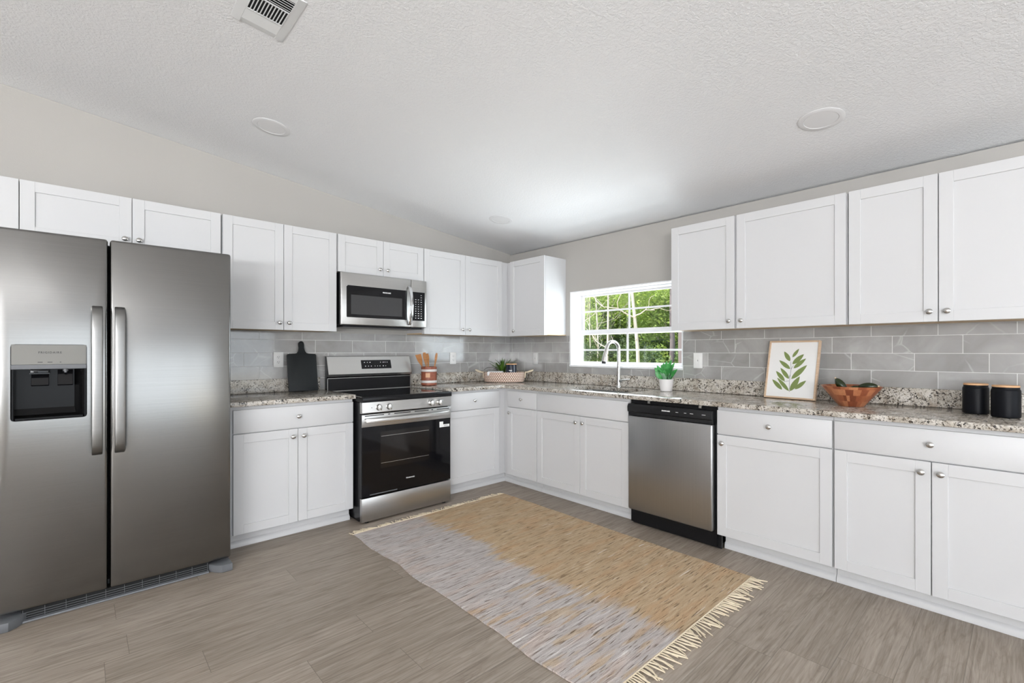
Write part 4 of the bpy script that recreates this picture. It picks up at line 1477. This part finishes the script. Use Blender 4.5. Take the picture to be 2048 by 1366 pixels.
# ------------------------------------------------------------------ ceiling lights and vent (lie in the sloping ceiling)
slope = math.atan(CSL)
up_m = lambda x, y: Matrix.Translation((x, y, ceil_z(x))) @ Matrix.Rotation(slope, 4, 'Y')
for x, y, lab in ((-2.665, -.785, 'round recessed ceiling light above the range and refrigerator side'),
                  (-.787, -.765, 'round recessed ceiling light nearest the room corner'),
                  (-.785, -3.272, 'round recessed ceiling light above the right-hand cabinets')):
    t = Thing('recessed_light', lab, 'ceiling light', (0, 0, 0), LEFT, 'recessed ceiling lights')
    t.o.location = (x, y, ceil_z(x))
    t.o.rotation_euler = (0, slope, 0)
    t.part('trim_ring', MB().lathe([(.104, -.0006), (.104, -.0022), (.099, -.0042), (.078, -.0046), (.076, -.003), (.076, -.0006)], (0, 0, 0), 48, cap=False), 'lamp_trim')
    t.part('lens', MB().lathe([(.0755, -.0006), (.0755, -.0030), (.06, -.0036), (0, -.0038)], (0, 0, 0), 48, cap=False), 'lamp_lens')
t = Thing('ceiling_vent', 'white rectangular air vent with louvers at the top edge', 'vent', (0, 0, 0))
vx, vy = -2.958, -1.830
t.o.location = (vx, vy, ceil_z(vx))
t.o.rotation_euler = (0, slope, 0)
hx, hy = .103, .163
v = MB()
zp = -.007
v.prism([(-hx, 0), (-hx, zp * .3), (-hx + .03, zp), (-hx + .034, zp), (-hx + .034, 0)], 'y', -hy, hy)
v.prism([(hx, 0), (hx, zp * .3), (hx - .03, zp), (hx - .034, zp), (hx - .034, 0)], 'y', -hy, hy)
v.prism([(-hy, 0), (-hy, zp * .3), (-hy + .03, zp), (-hy + .036, zp), (-hy + .036, 0)], 'x', -hx + .034, hx - .034)
v.prism([(hy, 0), (hy, zp * .3), (hy - .03, zp), (hy - .036, zp), (hy - .036, 0)], 'x', -hx + .034, hx - .034)
v.move((0, 0, -.0008))
fr0 = t.part('vent_frame', v, 'vent')
t.part('vent_opening', MB().box(-hx + .034, hx - .034, -hy + .036, hy - .036, -.0045, -.0012), 'dark_slot')
ix, iy = hx - .034, hy - .036
for band in (-1, 1):
    lv = MB()
    for k in range(5):
        y = band * (iy - .006 - k * .0145)
        wd = .0074 if band > 0 else .0058
        s = MB().box(-ix + .0005, ix - .0005, -wd, wd, -.0006, .0006)
        s.xform(Matrix.Translation((0, y, -.0072)) @ Matrix.Rotation(R(-9 if band > 0 else 40), 4, 'X'))
        me = s.mesh('s')
        lv.bm.from_mesh(me)
        bpy.data.meshes.remove(me)
    t.part('long_louvers', lv, 'vent')
lv = MB()
lv.box(-ix + .0005, ix - .0005, .048, .053, -.0100, -.006).box(-ix + .0005, ix - .0005, -.053, -.048, -.0100, -.006)
for k in range(12):
    x = -ix + .002 + k * (2 * ix - .004) / 11
    lv.box(x - .0017, x + .0017, -.0478, .0478, -.0098, -.005)
t.part('cross_louvers', lv, 'vent')

# ------------------------------------------------------------------ rug
rx0, rx1, ry0, ry1 = -2.190, -.848, -2.955, -.872
t = Thing('rug', 'flat woven fringed rug, grey on one half and tan on the other', 'rug', ((rx0 + rx1) / 2, (ry0 + ry1) / 2, 0))
rg = MB()
nx, ny = 56, 86
rnd = random.Random(5)
top, bot = {}, {}
from mathutils import noise as mnoise
for i in range(nx + 1):
    for k in range(ny + 1):
        s, u = i / nx, k / ny
        x, y = rx0 + s * (rx1 - rx0), ry0 + u * (ry1 - ry0)
        wob = mnoise.noise(Vector((0.3, y * 3.1, 0.2))) * .022 + mnoise.noise(Vector((4.3, y * 11, 0.2))) * .006
        wob2 = mnoise.noise(Vector((9.3, y * 3.1, 0.2))) * .008 + mnoise.noise(Vector((7.3, y * 14, 0.2))) * .003
        x += wob * (1 - s) ** 2 + wob2 * s ** 2
        y += mnoise.noise(Vector((x * 3.0, 3.3 if u > .5 else 8.1, 0))) * .008 * (abs(u - .5) * 2) ** 3
        edge = min(s, 1 - s) * (rx1 - rx0)
        z = .0075 + .0022 * mnoise.noise(Vector((x * 5, y * 5, 1))) + .0012 * mnoise.noise(Vector((x * 14, y * 60, 4)))
        top[i, k] = rg.bm.verts.new((x, y, max(z, .004)))
        bot[i, k] = rg.bm.verts.new((x, y, .0012))
for i in range(nx):
    for k in range(ny):
        rg.bm.faces.new((top[i, k], top[i + 1, k], top[i + 1, k + 1], top[i, k + 1]))
        rg.bm.faces.new((bot[i, k], bot[i, k + 1], bot[i + 1, k + 1], bot[i + 1, k]))
for k in range(ny):
    rg.bm.faces.new((top[0, k], top[0, k + 1], bot[0, k + 1], bot[0, k]))
    rg.bm.faces.new((top[nx, k], bot[nx, k], bot[nx, k + 1], top[nx, k + 1]))
for i in range(nx):
    rg.bm.faces.new((top[i, 0], bot[i, 0], bot[i + 1, 0], top[i + 1, 0]))
    rg.bm.faces.new((top[i, ny], top[i + 1, ny], bot[i + 1, ny], bot[i, ny]))
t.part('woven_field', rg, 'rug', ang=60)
for end, sg, lo, hi in ((ry0, -1, .055, .10), (ry1, 1, .035, .065)):
    fg = MB()
    x = rx0 + .004
    lean_ = 0
    while x < rx1 - .002:
        lean_ = lean_ * .6 + rnd.uniform(-.035, .035)
        L = rnd.uniform(lo, hi)
        y0 = end + sg * -.004
        mid = (x + lean_ * .4, y0 + sg * L * .5, .0075 + rnd.uniform(-.001, .002))
        tip = (x + lean_ + rnd.uniform(-.012, .012), y0 + sg * L, .0052)
        fg.tube([(x, y0, .0065), (x + lean_ * .12, y0 + sg * L * .2, .0085), mid, tip], [.0022, .0030, .0038, .0022], 6)
        x += rnd.uniform(.009, .020)
    fg.tube([(rx0 + .002, end, .0062), ((rx0 + rx1) / 2, end, .0075), (rx1 - .002, end, .0062)], .0034, 8)
    t.part('fringe', fg, 'fringe', ang=60, stuff=True, label='cream cotton fringe')

# ------------------------------------------------------------------ outdoors: sandy ground and a wood seen through the window
gm = MB().box(.17, 70, -30, 60, -.42, -.30)
go = struct('ground', gm, 'ground')


def canopy(name, rad, hgt, n, size, seed):
    """loose leaf cards spread through a crown of several lobes."""
    rr = random.Random(seed)
    lobes = [(rr.uniform(-.6, .6) * rad, rr.uniform(-.6, .6) * rad, rr.uniform(.12, .95) * hgt, rr.uniform(.28, .55) * rad) for _ in range(16)]
    vs, fs = [], []
    for k in range(n):
        lx, ly, lz, lr = lobes[rr.randrange(len(lobes))]
        v = Vector((rr.gauss(0, 1), rr.gauss(0, 1), rr.gauss(0, 1))).normalized() * lr * rr.random() ** .4
        c = Vector((lx + v.x, ly + v.y, lz + v.z * .8))
        a = Vector((rr.gauss(0, 1), rr.gauss(0, 1), rr.gauss(0, .6))).normalized()
        b = a.cross(Vector((rr.gauss(0, 1), rr.gauss(0, 1), rr.gauss(0, 1)))).normalized()
        s = size * rr.uniform(.5, 1.3)
        i = len(vs)
        vs += [c - a * s, c + b * s * .42 + a * s * .1, c + a * s, c - b * s * .42 + a * s * .1]
        fs.append((i, i + 1, i + 2, i + 3))
    me = bpy.data.meshes.new(name)
    me.from_pydata([tuple(v) for v in vs], [], fs)
    return me


def trunk_mb(h, r, seed, branches=6, wob=.12):
    rr = random.Random(seed)
    pts, rad = [], []
    x = y = 0
    for k in range(9):
        s = k / 8
        pts.append((x, y, s * h))
        rad.append(r * (1 - .65 * s))
        x += rr.uniform(-wob, wob)
        y += rr.uniform(-wob, wob)
    mb = MB().tube(pts, rad, 8)
    def limb(p0, d, r, depth):
        pp, q, dd = [p0], p0.copy(), d.copy()
        for _ in range(5):
            q = q + dd * .2 + Vector((rr.uniform(-1, 1), rr.uniform(-1, 1), rr.uniform(-.6, 1))) * .07 * d.length
            dd = dd + Vector((rr.uniform(-.4, .4), rr.uniform(-.4, .4), rr.uniform(-.3, .4))) * d.length
            dd = dd.normalized() * d.length
            pp.append(q.copy())
        mb.tube(pp, [r * (1 - .15 * i) for i in range(6)], 6)
        if depth:
            for _ in range(2):
                j = rr.randrange(1, 5)
                e = (dd.normalized() + Vector((rr.uniform(-1, 1), rr.uniform(-1, 1), rr.uniform(-.3, .9)))).normalized() * d.length * .6
                limb(pp[j], e, r * .55, depth - 1)
    for k in range(branches):
        i = rr.randrange(2, 8)
        a = rr.uniform(0, 6.28)
        d = Vector((math.cos(a), math.sin(a), rr.uniform(.1, .9))) * rr.uniform(.7, 1.7)
        limb(Vector(pts[i]), d, rad[i] * .48, 1)
    return mb


def tree(name, label, loc, crown_mesh, crown_z, trunk, bark, leaf, group=None, rot=0.0, sc=1.0):
    t = Thing(name, label, 'tree', (0, 0, 0), LEFT, group)
    t.o.location = loc
    t.o.rotation_euler = (0, 0, rot)
    t.o.scale = (sc, sc, sc)
    t.part('trunk', trunk, bark, ang=60)
    if crown_mesh:
        me = crown_mesh.copy()
        me.materials.append(M[leaf])
        o = bpy.data.objects.new('crown', me)
        COL.objects.link(o)
        o.parent = t.o
        o.location = (0, 0, crown_z)
    return t.o


GZ = -.30
cr_big = canopy('crown', 2.3, 7.5, 11000, .105, 1)
cr_small = canopy('crown', 1.5, 3.6, 5200, .075, 2)
cr_sparse = canopy('crown', 1.4, 3.0, 1100, .075, 4)
bush = canopy('crown', .9, 1.6, 2600, .06, 3)


def at(u, d):
    """point on the ground d metres beyond the window wall, in the direction u (0 = left jamb, 1 = right jamb) seen from the kitchen."""
    wy = -.9 - 1.2 * u
    sl_ = (wy + 3.977) / 3.62
    return (.1 + d, wy + d * sl_, GZ)


# far dense trees
g = 'dense trees closing the view behind the window'
first = tree('dense_tree', 'dense green tree closing the view beyond the kitchen window', at(.0, 16), cr_big, -.3, trunk_mb(7, .14, 20), 'bark', 'foliage_d', g)
for k, (u, d, s) in enumerate([(-.35, 17, 1.1), (.22, 18, 1.15), (.45, 16, 1), (.66, 18.5, 1.1), (.86, 16, 1), (1.1, 17.5, 1.1), (-.7, 18, 1.1), (1.4, 18, 1.1), (-.15, 24, 1.4), (.15, 25, 1.4), (.4, 24, 1.4), (.6, 26, 1.5), (.85, 24, 1.4), (1.15, 25, 1.4), (1.8, 22, 1.4), (-1.1, 22, 1.4), (-1.0, 15, 1.1), (-1.7, 14, 1.1), (-2.4, 13, 1.1), (-1.7, 20, 1.4), (-3.2, 12, 1.2), (-2.6, 19, 1.4)]):
    c = copy_thing(first, at(u, d), k * 1.3, 'dense green tree closing the view beyond the kitchen window', g)
    c.scale = (s, s, s)
# mid-distance bright trees
g = 'bright leafy trees in the middle distance beyond the window'
lab = 'bright yellow-green leafy tree in the middle distance beyond the window'
first = tree('leafy_tree', lab, at(.10, 11), cr_small, .9, trunk_mb(4.5, .07, 21), 'bark_pale', 'foliage', g)
for k, (u, d, s) in enumerate([(.36, 12, 1.05), (.80, 10, .95), (1.0, 11.5, 1.1), (.62, 13, 1.15), (-.2, 12, 1.1), (1.3, 12, 1.1), (-.75, 9.5, 1.0), (-1.4, 9, 1.0)]):
    c = copy_thing(first, at(u, d), 1 + k * 1.7, lab, g)
    c.scale = (s, s, s)
# pale slim trunks
specs = [(.06, 8.0, .030, 'pale slim trunk nearest the left side of the window'),
         (.145, 9.5, .026, 'pale slim leaning trunk, second from the left in the window'),
         (.215, 8.3, .034, 'pale straight trunk, third from the left in the window'),
         (.285, 7.6, .040, 'pale straight trunk just left of the faucet spout'),
         (.60, 7.2, .055, 'pale forked tree right of the window centre')]
for k, (u, d, r, lab) in enumerate(specs):
    tree('slim_tree', lab, at(u, d), cr_sparse if k != 4 else None, 2.6, trunk_mb(6.5, r, 40 + k, 10 if k == 4 else 5, .07), 'bark_pale', 'foliage', 'slim pale trees beyond the window', rot=k)
tree('trunk_tree', 'broad grey-brown trunk at the right end of the window', at(.97, 6.2), None, 0, trunk_mb(7, .14, 60, 2, .03), 'bark', 'foliage')
tree('trunk_tree', 'slimmer dark trunk left of the broad one in the window', at(.87, 8.5), None, 0, trunk_mb(7, .09, 61, 3, .04), 'bark', 'foliage')
# undergrowth
lab = 'low green shrub growing between the trunks beyond the window'
g = 'low shrubs beyond the window'
first = tree('shrub', lab, at(.05, 8.8), bush, 0.05, trunk_mb(.8, .03, 70, 3, .05), 'bark', 'foliage_d', g)
for k, (u, d, s) in enumerate([(.18, 10, 1.1), (.34, 9, .9), (.48, 8.5, 1), (.55, 10.5, 1.2), (.72, 9, 1.1), (.82, 8, .9), (.95, 9.5, 1.1), (1.1, 8.5, 1), (-.15, 9.5, 1.1), (.28, 12.5, 1.4), (.68, 12.5, 1.4), (.02, 12, 1.3), (.9, 12.5, 1.4)]):
    c = copy_thing(first, at(u, d), k * 2.1, lab, g)
    c.scale = (s, s, s)
